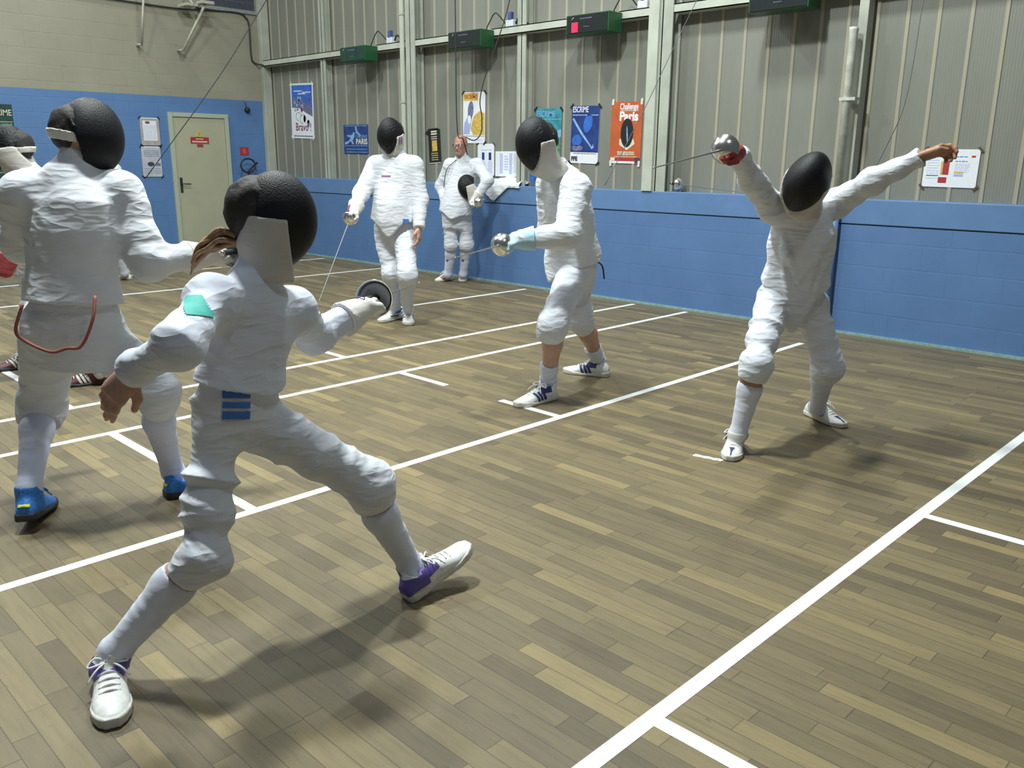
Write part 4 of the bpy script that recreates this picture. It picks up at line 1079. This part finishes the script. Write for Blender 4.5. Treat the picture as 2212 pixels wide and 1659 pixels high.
# ------------------------------------------------------------------ the people, posed from measured joints (metres, world space)
PEOPLE = json.loads('''{"P1": {"pelvis": [-2.249, 1.156, 0.776], "neck": [-2.219, 1.214, 1.116], "head": [-2.194, 1.266, 1.289], "shR": [-2.163, 1.058, 1.09], "shL": [-2.258, 1.357, 1.015], "elR": [-1.987, 0.878, 1.024], "wrR": [-2.169, 0.832, 0.936], "elL": [-2.397, 1.518, 0.896], "wrL": [-2.425, 1.716, 0.951], "hipR": [-2.248, 1.087, 0.735], "hipL": [-2.264, 1.225, 0.687], "anR": [-2.312, 0.755, 0.1], "anL": [-2.138, 1.69, 0.1], "knR": [-2.157, 0.967, 0.38], "knL": [-2.134, 1.521, 0.457], "headdir": [0.538, 0.834, -0.12], "headup": [0.071, 0.07, 0.995], "chest": [0.992, -0.124, 0.0], "pelf": [0.923, 0.385, 0.0], "heelR": [-2.391, 0.762, 0.0], "toeR": [-2.187, 0.689, -0.0], "heelL": [-2.101, 1.642, 0.0], "toeL": [-2.088, 1.831, 0.075], "handR": [-0.371, -0.509, -0.777], "palmR": [-0.436, 0.894, 0.105], "handL": [-0.099, 0.983, 0.154], "palmL": [0.57, -0.149, -0.808], "guard": [-2.493, 1.847, 0.976], "wdir": [-0.652, 0.754, -0.081], "s": 0.9},
"P2": {"pelvis": [-3.642, 1.192, 0.823], "neck": [-3.657, 1.247, 1.403], "head": [-3.657, 1.317, 1.526], "shR": [-3.569, 1.403, 1.317], "shL": [-3.76, 1.104, 1.314], "elR": [-3.454, 1.439, 1.053], "wrR": [-3.488, 1.686, 1.057], "elL": [-3.945, 1.126, 1.105], "wrL": [-4.132, 1.268, 1.018], "hipR": [-3.618, 1.271, 0.769], "hipL": [-3.694, 1.113, 0.779], "anL": [-3.668, 0.948, 0.15], "anR": [-3.602, 1.512, 0.1], "knL": [-3.933, 1.118, 0.429], "knR": [-3.445, 1.412, 0.521], "headdir": [0.148, 0.965, -0.215], "headup": [0.016, 0.154, 0.988], "chest": [-0.298, 0.955, 0.0], "pelf": [-0.452, 0.892, 0.0], "heelL": [-3.586, 0.897, 0.05], "toeL": [-3.855, 1.07, 0.0], "heelR": [-3.562, 1.453, 0.0], "toeR": [-3.529, 1.721, 0.0], "handR": [0.367, 0.925, 0.101], "palmR": [0.3, -0.003, -0.954], "handL": [0.097, 0.964, -0.248], "palmL": [1.0, -0.01, 0.0], "guard": [-3.443, 1.818, 1.07], "wdir": [-0.711, 0.702, -0.042], "s": 1.0},
"P6": {"pelvis": [-3.542, 4.159, 0.844], "neck": [-3.486, 4.004, 1.371], "head": [-3.551, 3.829, 1.546], "shL": [-3.348, 3.944, 1.295], "shR": [-3.649, 4.054, 1.307], "elL": [-3.279, 3.794, 1.039], "wrL": [-3.477, 3.6, 1.01], "elR": [-3.705, 4.125, 1.016], "wrR": [-3.777, 4.31, 0.843], "hipL": [-3.466, 4.108, 0.803], "hipR": [-3.596, 4.233, 0.787], "anL": [-3.482, 3.877, 0.1], "anR": [-3.649, 4.587, 0.1], "knL": [-3.359, 3.768, 0.509], "knR": [-3.57, 4.272, 0.452], "headdir": [-0.187, -0.957, -0.221], "headup": [-0.037, -0.174, 0.984], "chest": [-0.422, -0.907, 0.0], "pelf": [-0.261, -0.965, 0.0], "heelL": [-3.46, 3.917, 0.0], "toeL": [-3.478, 3.656, 0.0], "heelR": [-3.564, 4.599, 0.0], "toeR": [-3.801, 4.505, 0.0], "handL": [-0.368, -0.928, -0.051], "palmL": [-0.144, 0.147, -0.979], "handR": [-0.277, -0.271, -0.922], "palmR": [0.423, 0.906, 0.0], "guard": [-3.5, 3.465, 0.985], "wdir": [0.524, -0.851, 0.029], "s": 1.05},
"P7": {"pelvis": [-2.103, 4.267, 0.788], "neck": [-2.001, 4.143, 1.224], "head": [-1.956, 4.02, 1.369], "shR": [-2.122, 4.025, 1.23], "shL": [-1.938, 4.317, 1.256], "elR": [-2.137, 3.81, 1.376], "wrR": [-2.112, 3.622, 1.494], "elL": [-1.727, 4.218, 1.372], "wrL": [-1.524, 4.236, 1.484], "hipR": [-2.158, 4.158, 0.737], "hipL": [-2.056, 4.398, 0.715], "anR": [-2.109, 3.818, 0.1], "anL": [-2.047, 4.591, 0.1], "knR": [-2.057, 3.846, 0.467], "knL": [-1.93, 4.401, 0.397], "headdir": [0.061, -0.908, -0.415], "headup": [0.433, 0.047, 0.9], "chest": [0.407, -0.914, 0.0], "pelf": [0.586, -0.81, 0.0], "heelR": [-2.187, 3.948, 0.0], "toeR": [-2.07, 3.693, 0.0], "heelL": [-2.177, 4.75, 0.0], "toeL": [-1.96, 4.657, 0.0], "handL": [0.666, 0.653, 0.361], "palmL": [0.509, -0.371, -0.777], "handR": [-0.172, -0.97, 0.172], "palmR": [-0.3, 0.003, -0.954], "guard": [-2.127, 3.509, 1.509], "wdir": [0.27, -0.959, -0.082], "s": 0.93},
"P4": {"pelvis": [-6.182, 4.792, 0.866], "neck": [-6.143, 4.789, 1.497], "head": [-6.113, 4.735, 1.643], "shR": [-6.28, 4.683, 1.394], "shL": [-6.011, 4.89, 1.397], "elR": [-6.256, 4.497, 1.161], "wrR": [-6.132, 4.33, 1.027], "elL": [-5.938, 4.896, 1.107], "wrL": [-5.862, 4.811, 0.876], "hipR": [-6.299, 4.776, 0.819], "hipL": [-6.079, 4.824, 0.83], "anR": [-6.293, 4.863, 0.1], "anL": [-6.136, 4.886, 0.1], "knR": [-6.139, 4.709, 0.464], "knL": [-5.849, 4.657, 0.489], "headdir": [0.205, -0.931, -0.303], "headup": [0.167, -0.238, 0.957], "chest": [0.472, -0.882, 0.0], "pelf": [0.625, -0.78, 0.0], "heelR": [-6.358, 4.966, 0.0], "toeR": [-6.302, 4.781, 0.0], "heelL": [-6.235, 4.957, 0.0], "toeL": [-5.922, 4.726, 0.0], "handL": [0.184, -0.16, -0.97], "palmL": [-0.849, -0.528, 0.0], "handR": [0.07, -0.446, -0.892], "palmR": [0.492, 0.801, -0.342], "guard": [-6.085, 4.237, 0.937], "wdir": [0.448, -0.649, -0.614], "s": 1.03},
"P5": {"pelvis": [-7.678, 6.869, 0.865], "neck": [-7.632, 6.942, 1.446], "head": [-7.621, 6.897, 1.596], "shR": [-7.751, 6.853, 1.382], "shL": [-7.509, 7.063, 1.385], "elR": [-7.912, 6.838, 1.141], "wrR": [-7.766, 6.788, 0.944], "elL": [-7.279, 7.006, 1.218], "wrL": [-7.374, 6.891, 1.009], "hipR": [-7.729, 6.819, 0.838], "hipL": [-7.638, 6.964, 0.837], "anR": [-7.874, 6.899, 0.09], "anL": [-7.75, 7.037, 0.09], "knR": [-7.741, 6.839, 0.484], "knL": [-7.616, 6.979, 0.484], "headdir": [0.403, -0.913, -0.06], "headup": [0.0, 0.0, 1.0], "chest": [0.497, -0.868, 0.0], "pelf": [0.546, -0.838, 0.0], "heelR": [-8.024, 7.098, 0.0], "toeR": [-7.943, 6.697, 0.0], "heelL": [-7.946, 7.247, 0.0], "toeL": [-7.625, 6.87, 0.0], "handR": [0.405, 0.252, -0.879], "palmR": [-0.214, 0.971, 0.105], "handL": [-0.052, -0.903, -0.426], "palmL": [0.069, -0.365, -0.928], "mask": [-7.458, 6.889, 1.142], "guard": [-7.271, 6.823, 0.958], "wdir": [0.355, -0.885, -0.303], "s": 1.0},
"P3": {"pelvis": [-6.269, 1.908, 0.772], "neck": [-6.232, 1.902, 1.345], "head": [-6.264, 1.815, 1.489], "shR": [-6.109, 1.826, 1.299], "shL": [-6.37, 2.018, 1.297], "elR": [-6.031, 1.713, 1.054], "wrR": [-6.026, 1.614, 0.778], "elL": [-6.432, 2.126, 1.045], "wrL": [-6.512, 2.096, 0.818], "hipR": [-6.272, 1.862, 0.698], "hipL": [-6.314, 1.961, 0.686], "anR": [-6.516, 1.817, 0.1], "anL": [-5.744, 1.997, 0.1], "knR": [-6.193, 1.772, 0.438], "knL": [-6.021, 2.028, 0.397], "headdir": [-0.671, -0.731, -0.125], "headup": [-0.071, -0.07, 0.995], "chest": [-0.351, -0.936, 0.0], "pelf": [-0.545, -0.838, 0.0], "heelR": [-6.615, 1.893, 0.0], "toeR": [-6.618, 1.728, 0.0], "heelL": [-5.78, 2.062, 0.0], "toeL": [-5.84, 1.895, 0.0], "handR": [-0.782, -0.613, -0.11], "palmR": [0.079, 0.228, -0.97], "handL": [-0.14, -0.137, -0.981], "palmL": [-0.714, -0.7, 0.0], "guard": [-6.136, 1.528, 0.763], "wdir": [-0.839, -0.535, 0.102], "s": 0.97},
"P8": {"pelvis": [-10.703, 3.933, 0.83], "neck": [-10.647, 3.988, 1.377], "head": [-10.619, 3.945, 1.553], "shR": [-10.753, 3.884, 1.302], "shL": [-10.542, 4.091, 1.294], "elR": [-10.699, 3.799, 1.047], "wrR": [-10.571, 3.755, 0.843], "elL": [-10.417, 4.095, 1.05], "wrL": [-10.344, 4.021, 0.828], "hipR": [-10.765, 3.872, 0.792], "hipL": [-10.64, 3.995, 0.793], "anR": [-10.82, 3.949, 0.09], "anL": [-10.577, 4.09, 0.09], "knR": [-10.665, 3.851, 0.458], "knL": [-10.449, 3.981, 0.466], "headdir": [0.215, -0.975, -0.063], "headup": [0.0, 0.0, 1.0], "chest": [0.543, -0.84, 0.0], "pelf": [0.625, -0.78, 0.0], "heelR": [-11.119, 4.058, 0.0], "toeR": [-10.792, 3.857, 0.0], "heelL": [-10.918, 4.216, 0.0], "toeL": [-10.495, 4.124, 0.0], "handR": [0.07, -0.071, -0.995], "palmR": [0.714, 0.7, 0.0], "handL": [0.07, -0.071, -0.995], "palmL": [-0.714, -0.7, 0.0], "s": 0.98}}''')
FIST = [1.25, 1.35, 1.4, 1.4]; LOOSE = [.35, .45, .5, .55]
A = person(PEOPLE['P1'], 'person in white lunging closest to the camera, brown ponytail under a black mask', dict(
    h=.007, hg=.006, W=.86, arm=.92, shoe=1.15, masked=True, jm='jacket_cool', bareR=dict(side=1, curl=[.25, .3, .4, .5], thumb=.2, h=.0035), skin='skin_pale', gloveL=dict(m='glove_white', m2='glove_dark', side=-1),
    hair='hair', hs=.95, style=dict(collar='purple', heel='purple'), hs_=.0045, fold=.008, bfold=.017, sock=.24, cuff=.22, dip=.02, hem=-.065, bibback=-.075, ms=.90, bibm='bib'))
G = A['G']; L = A['loc']
def at_frame(o, a, b, c): return o['G']['head'] + o['x'] * a + o['y'] * b + o['z'] * c
pb = at_frame(A, .0, -.085, -.065)
pts = spline([pb + A['y'] * .03, pb - A['y'] * .03 + A['z'] * .008, pb - A['y'] * .07 - A['z'] * .01, pb - A['y'] * .105 - A['z'] * .045, pb - A['y'] * .12 - A['z'] * .085], 5)
bm = bmesh.new(); rnd = random.Random(3)
for k in range(26):
    a_ = rnd.uniform(0, 6.28); rr = rnd.uniform(.2, 1.0); ln = rnd.randint(len(pts) - 5, len(pts))
    off = (A['x'] * math.cos(a_) + A['z'] * math.sin(a_)) * rr
    sp_ = [p - L + off * (.006 + .024 * math.sin(min(1, i / 9) * 1.6) * (1 - .25 * i / len(pts))) + A['z'] * .004 * math.sin(i * .8 + k) for i, p in enumerate(pts[:ln])]
    bm_tube(bm, sp_, [.0075 * min(1, (len(sp_) - i) / 7 + .1) for i in range(len(sp_))], 6)
from_bm('ponytail', bm, M['hair_brown'], A['root'], smooth=True)
tube('hair_tie', [p - L for p in pts[1:4]], .019, M['black'], A['root'], 12)
def cam_dir(p): return unit(np.array([0, 0, 1.46]) - p)
cdir = lambda p: cam_dir(np.array(p))
RT = unit(np.array([.714, .70, 0]))
hp = G['pelvis'] + (G['hipR'] - G['pelvis']) * .1
decal('hip_badge', A['bf'], hp + np.array([0, 0, -.005]), cdir(hp), RT, .075, .085, M['badge_blue'], A['root'], L, lambda u, v: (np.abs(v - .12) > .05) & (np.abs(v + .2) > .04), 20, 40)
sp = (G['shR'] * .8 + G['elR'] * .2)
decal('sleeve_badge', A['jf'], sp, unit(np.array([-.1, -.9, .5])) * .3 + cdir(sp), RT, .085, .06, M['badge_green'], A['jacket'], L, lambda u, v: np.abs(u + v * .5) < .38, 20, 20)
epee('epee of the lunging fencer in front, guard held out to the right', G['guard'], PEOPLE['P1']['wdir'])

B = person(PEOPLE['P2'], 'person in white with back turned and bright blue shoes, at the left', dict(
    h=.008, hg=.007, W=1.08, arm=1.12, gloveR=dict(m='glove_white', side=1), bareL=dict(side=-1, curl=LOOSE), hair='hair', shoem='shoe_blue', solem='sole_dark', style=dict(heel2='yellow', laces='shoe_blue'), hs_=.0055,
    sockm='sock_lilac', sock=.20, cuff=.24, strapm='glove_white', dip=.0, hem=-.075, nobib=True, fold=.009, bfold=.012, bibm='bib'))
L = B['loc']
cord = [(-3.407, 1.20, .945), (-3.377, 1.171, .862), (-3.40, 1.128, .763), (-3.449, 1.09, .750), (-3.495, 1.045, .736), (-3.57, .985, .775), (-3.60, .965, .815), (-3.571, .992, .915)]
tube('body_wire', [Vector(p) - Vector(L) for p in spline(cord, 6)], .0065, M['cord_red'], B['root'])
epee('epee held out by the blue-shoed fencer, mostly behind the ponytail', B['G']['guard'], PEOPLE['P2']['wdir'])

C_ = person(PEOPLE['P6'], 'person in white with bare shins and striped shoes leaning left with a black mask', dict(
    h=.009, hg=.008, W=1.0, gloveL=dict(m='glove_blue', side=-1), bareR=dict(side=1, curl=LOOSE, h=.005), skin='skin_pale', hair='hair', style=dict(stripes='navy', collar='navy'), hs_=.006, dip=.12, hem=-.03, flare=.022, sock=.66, cuff=.22, fold=.010, bfold=.010, arm=1.12))
L = C_['loc']; G = C_['G']
an, he, to = G['anR'], G['heelR'], G['toeR']
epee('epee pointing at the camera from the pale blue glove in the middle', G['guard'], PEOPLE['P6']['wdir'])
hb = G['pelvis'] + np.array([.05, .12, .0])
tube('body_wire', [Vector(p) - Vector(L) for p in spline([hb, hb + np.array([.06, .03, -.03]), hb + np.array([.075, .04, -.10]), hb + np.array([.07, .05, -.12])], 5)], .005, M['cable'], C_['root'])

D_ = person(PEOPLE['P7'], 'person in white with both arms flung up, black mask tilted, at the right', dict(
    h=.008, hg=.007, W=1.0, shoe=1.15, gloveR=dict(m='glove_red', side=1, gaunt=.03), bareL=dict(side=-1, curl=[.6, .75, .8, .85], thumb=.5, h=.004, spread=.12, size=1.15), hair='hair', style=dict(toe='navy', collar='navy'), hs_=.0055, ridges=[(-.80, .80, -.02, .30, .020), (.72, .84, .02, .30, .020), (-.55, .72, -.28, .10, .013), (.55, .62, .22, .05, .013), (-.75, .45, -.35, -.05, .012)], dip=.24, hem=-.07, sock=.26, cuff=.20, fold=.008, bfold=.010, arm=.95))
epee('epee raised high at the right, big silver guard and blade pointing left', D_['G']['guard'], PEOPLE['P7']['wdir'])

E_ = person(PEOPLE['P4'], 'stout person in white walking toward the camera with a lowered epee and masked head', dict(
    h=.011, hg=.010, hb=.012, W=1.0, belly=.055, fold=.004, bfold=.007, gloveR=dict(m='glove_white', m2='glove_red', side=1, h=.006), bareL=dict(side=-1, curl=LOOSE, h=.006), skin='skin_pale', hair='hair', style=dict(swoosh='navy', collar='badge_blue'), hs_=.008, dip=.13, hem=-.07, sock=.22, cuff=.20, bibm='bib_white', biblogo=-1, arm=1.05))
G = E_['G']
bp = G['pelvis'] * .93 + G['neck'] * .07 + np.array([.10, .05, 0])
decal('hip_badge', E_['jf'], bp, cdir(bp), RT, .05, .055, M['badge_blue'], E_['jacket'], E_['loc'], None, 8, 8, off=.004)
cp_ = G['pelvis'] * .30 + G['neck'] * .70 + np.array([-.06, -.05, 0])
decal('chest_print', E_['jf'], cp_, cdir(cp_), RT, .08, .012, M['badge_mauve'], E_['jacket'], E_['loc'], None, 12, 4, off=.004)
epee('epee pointing down in the walking fencer\'s red and white glove', G['guard'], PEOPLE['P4']['wdir'])

F_ = person(PEOPLE['P5'], 'bald person with glasses in white standing against the blue wall', dict(
    h=.011, hg=.010, hb=.007, W=.94, belly=.03, masked=False, face=True, bareR=dict(side=1, curl=LOOSE, h=.006), gloveL=dict(m='glove_white', side=-1, h=.006), skin='skin_ruddy', style=dict(swoosh='navy'), hs_=.008, dip=.07, hem=.03, sock=.20, cuff=.18, sockmark=True, hs=1.0, fold=.005, bfold=.008))
G = F_['G']; L = Vector(F_['loc']); x, y, z = F_['x'], F_['y'], F_['z']
fp = lambda a, b, c: Vector(G['head'] + x * a + y * b + z * c) - L
for sx in (-1, 1):
    bm = bmesh.new(); bmesh.ops.create_uvsphere(bm, u_segments=16, v_segments=10, radius=.0115)
    e = from_bm('eye', bm, M['eye'], F_['root'], fp(.032 * sx, .080, .012), smooth=True)
    bm = bmesh.new(); bmesh.ops.create_uvsphere(bm, u_segments=12, v_segments=8, radius=.0055)
    from_bm('iris', bm, M['pupil'], e, Vector(y) * .0078, smooth=True)
bm = bmesh.new()
for sx in (-1, 1):
    bm_tube(bm, [fp(.033 * sx + .025 * math.cos(a), .104 - .006 * abs(math.cos(a)), .010 + .018 * math.sin(a)) for a in [i * .45 for i in range(15)]], .0024, 6)
    bm_tube(bm, [fp(.058 * sx, .098, .016), fp(.078 * sx, .05, .016), fp(.083 * sx, -.01, .012)], .0024, 6)
bm_tube(bm, [fp(-.009, .106, .014), fp(.009, .106, .014)], .0024, 6)
from_bm('glasses', bm, M['black'], F_['root'], smooth=True)
hf = head_fn(G['head'], x, y, z, .97, True)
bf_ = lambda p: hf(p) - .004 - .002 * vnoise(p * 160, 2)
Hc = vec(G['head']); AX = np.array([x, y, z], f32)
def goat(p):
    q = (p - Hc) @ AX.T
    r = np.minimum(np.sqrt((q[:, 0] / .036) ** 2 + ((q[:, 2] + .090) / .028) ** 2), np.sqrt((q[:, 0] / .036) ** 2 + ((q[:, 2] + .044) / .0085) ** 2)) - 1
    return np.maximum(bf_(p), np.maximum(r * .01, -q[:, 1] + .02))
np_mesh('beard', *nets(goat, G['head'] - .14, G['head'] + .14, .005, margin=.02), M['beard'], F_['root'], F_['loc'])
lipf = lambda p: np.maximum(hf(p) - .0015, (np.sqrt((((p - Hc) @ AX.T)[:, 0] / .022) ** 2 + ((((p - Hc) @ AX.T)[:, 2] + .0585) / .008) ** 2) - 1) * .01)
lipf2 = lambda p: np.maximum(lipf(p), .02 - ((p - Hc) @ AX.T)[:, 1])
np_mesh('lips', *nets(lipf2, G['head'] - .14, G['head'] + .14, .004, margin=.02), M['lip'], F_['root'], F_['loc'])
tube('body_wire', [Vector(p) - L for p in spline([G['neck'] + np.array([.0, -.10, .0]), G['neck'] + np.array([-.05, -.20, -.10]), G['neck'] + np.array([-.10, -.20, -.24]), G['neck'] + np.array([-.16, -.16, -.32])], 5)], .004, M['cable'], F_['root'])
mc = np.array(PEOPLE['P5']['mask']); my = unit(np.array([-.55, -.75, -.35])); mx, my, mz = frame(my, unit(np.array([-.1, .05, 1])))
mroot = tag(empty('fencing_mask', mc), 'black fencing mask with pale bib tucked under the bald man\'s arm', 'mask')
mask_parts(mroot, mc, mc, mx, my, mz, mc + mz * .06 + my * -.02 - mz * .27, .92, .011, dict(bibm='bib', nostrap=True))
for c in mroot.children:
    if c.name.startswith('fencing_mask'): c.name = 'mask_mesh'
epee('epee hanging from the bald man\'s gloved hand, blade across his thighs', G['guard'], PEOPLE['P5']['wdir'])

H_ = person(PEOPLE['P3'], 'person in white at the left edge facing left, hidden behind the blue-shoed fencer', dict(
    h=.011, hg=.010, hb=.012, gloveR=dict(m='glove_red', side=1, h=.006), bareL=dict(side=-1, curl=LOOSE, h=.006), hair='hair', shoem='shoe_maroon', solem='sole_dark', style=dict(stripes='bib_white'), hs_=.008, sock=.16, bibm='bib', strapm='glove_white'))
epee('epee at the left edge in a red glove', H_['G']['guard'], PEOPLE['P3']['wdir'])
person(PEOPLE['P8'], 'person in white far back, shoulder showing beside the blue-shoed fencer\'s mask', dict(
    h=.012, hg=.011, hb=.013, gloveR=dict(m='glove_white', side=1, h=.007), bareL=dict(side=-1, curl=LOOSE, h=.006), hair='hair', style={}, hs_=.009, sock=.16))

# ------------------------------------------------------------------ camera
cam = bpy.data.cameras.new('camera'); co_ = bpy.data.objects.new('camera', cam); COL.objects.link(co_)
yaw, pitch, roll, f_px, hc = [0.7752525, -0.2574923, 0.008153, 1849.71, 1.46458]
fw = Vector((-math.sin(yaw) * math.cos(pitch), math.cos(yaw) * math.cos(pitch), math.sin(pitch))); rt = Vector((math.cos(yaw), math.sin(yaw), 0)); up = rt.cross(fw)
r2 = math.cos(roll) * rt + math.sin(roll) * up; u2 = -math.sin(roll) * rt + math.cos(roll) * up
m3 = Matrix((r2, u2, -fw)).transposed()
co_.matrix_world = Matrix.Translation((0, 0, hc)) @ m3.to_4x4()
cam.sensor_fit = 'HORIZONTAL'; cam.sensor_width = 36; cam.lens = f_px / 2212 * 36; cam.clip_start = .05; cam.clip_end = 100
S.camera = co_

# ------------------------------------------------------------------ light: hall lamps under the roof, one added fill light, and the pale glow of the rest of the hall
w = bpy.data.worlds.new('hall'); S.world = w; w.use_nodes = True
bg = w.node_tree.nodes['Background']; bg.inputs[0].default_value = (.78, .90, 1.0, 1); bg.inputs[1].default_value = .17
def lamp(x, y, z, power, sx=.35, sy=1.2, col=(.93, 1.0, .97), tilt=(0, 0)):
    l = bpy.data.lights.new('hall_or_fill_lamp', 'AREA'); l.shape = 'RECTANGLE'; l.size = sx; l.size_y = sy; l.energy = power; l.color = col
    o = bpy.data.objects.new('hall_or_fill_lamp', l); COL.objects.link(o); o.location = (x, y, z); o.rotation_euler = (tilt[0], tilt[1], 0)
    return o
for x, y, p in [[-3.9, 1.7, 800], [-3.7, 4.6, 390], [-8.0, 1.4, 300], [-8.0, 4.7, 250], [-11.7, 3.4, 170], [-10.6, 0.8, 130], [0.6, 2.4, 90]]:  # the last, weakest one is an added fill to brighten the figures' right sides
    lamp(x, y, 6.4, p, .25, .7)
S.view_settings.view_transform = 'Standard'; S.view_settings.look = 'None'; S.view_settings.gamma = 1; S.view_settings.use_curve_mapping = False
S.view_settings.exposure = -0.76
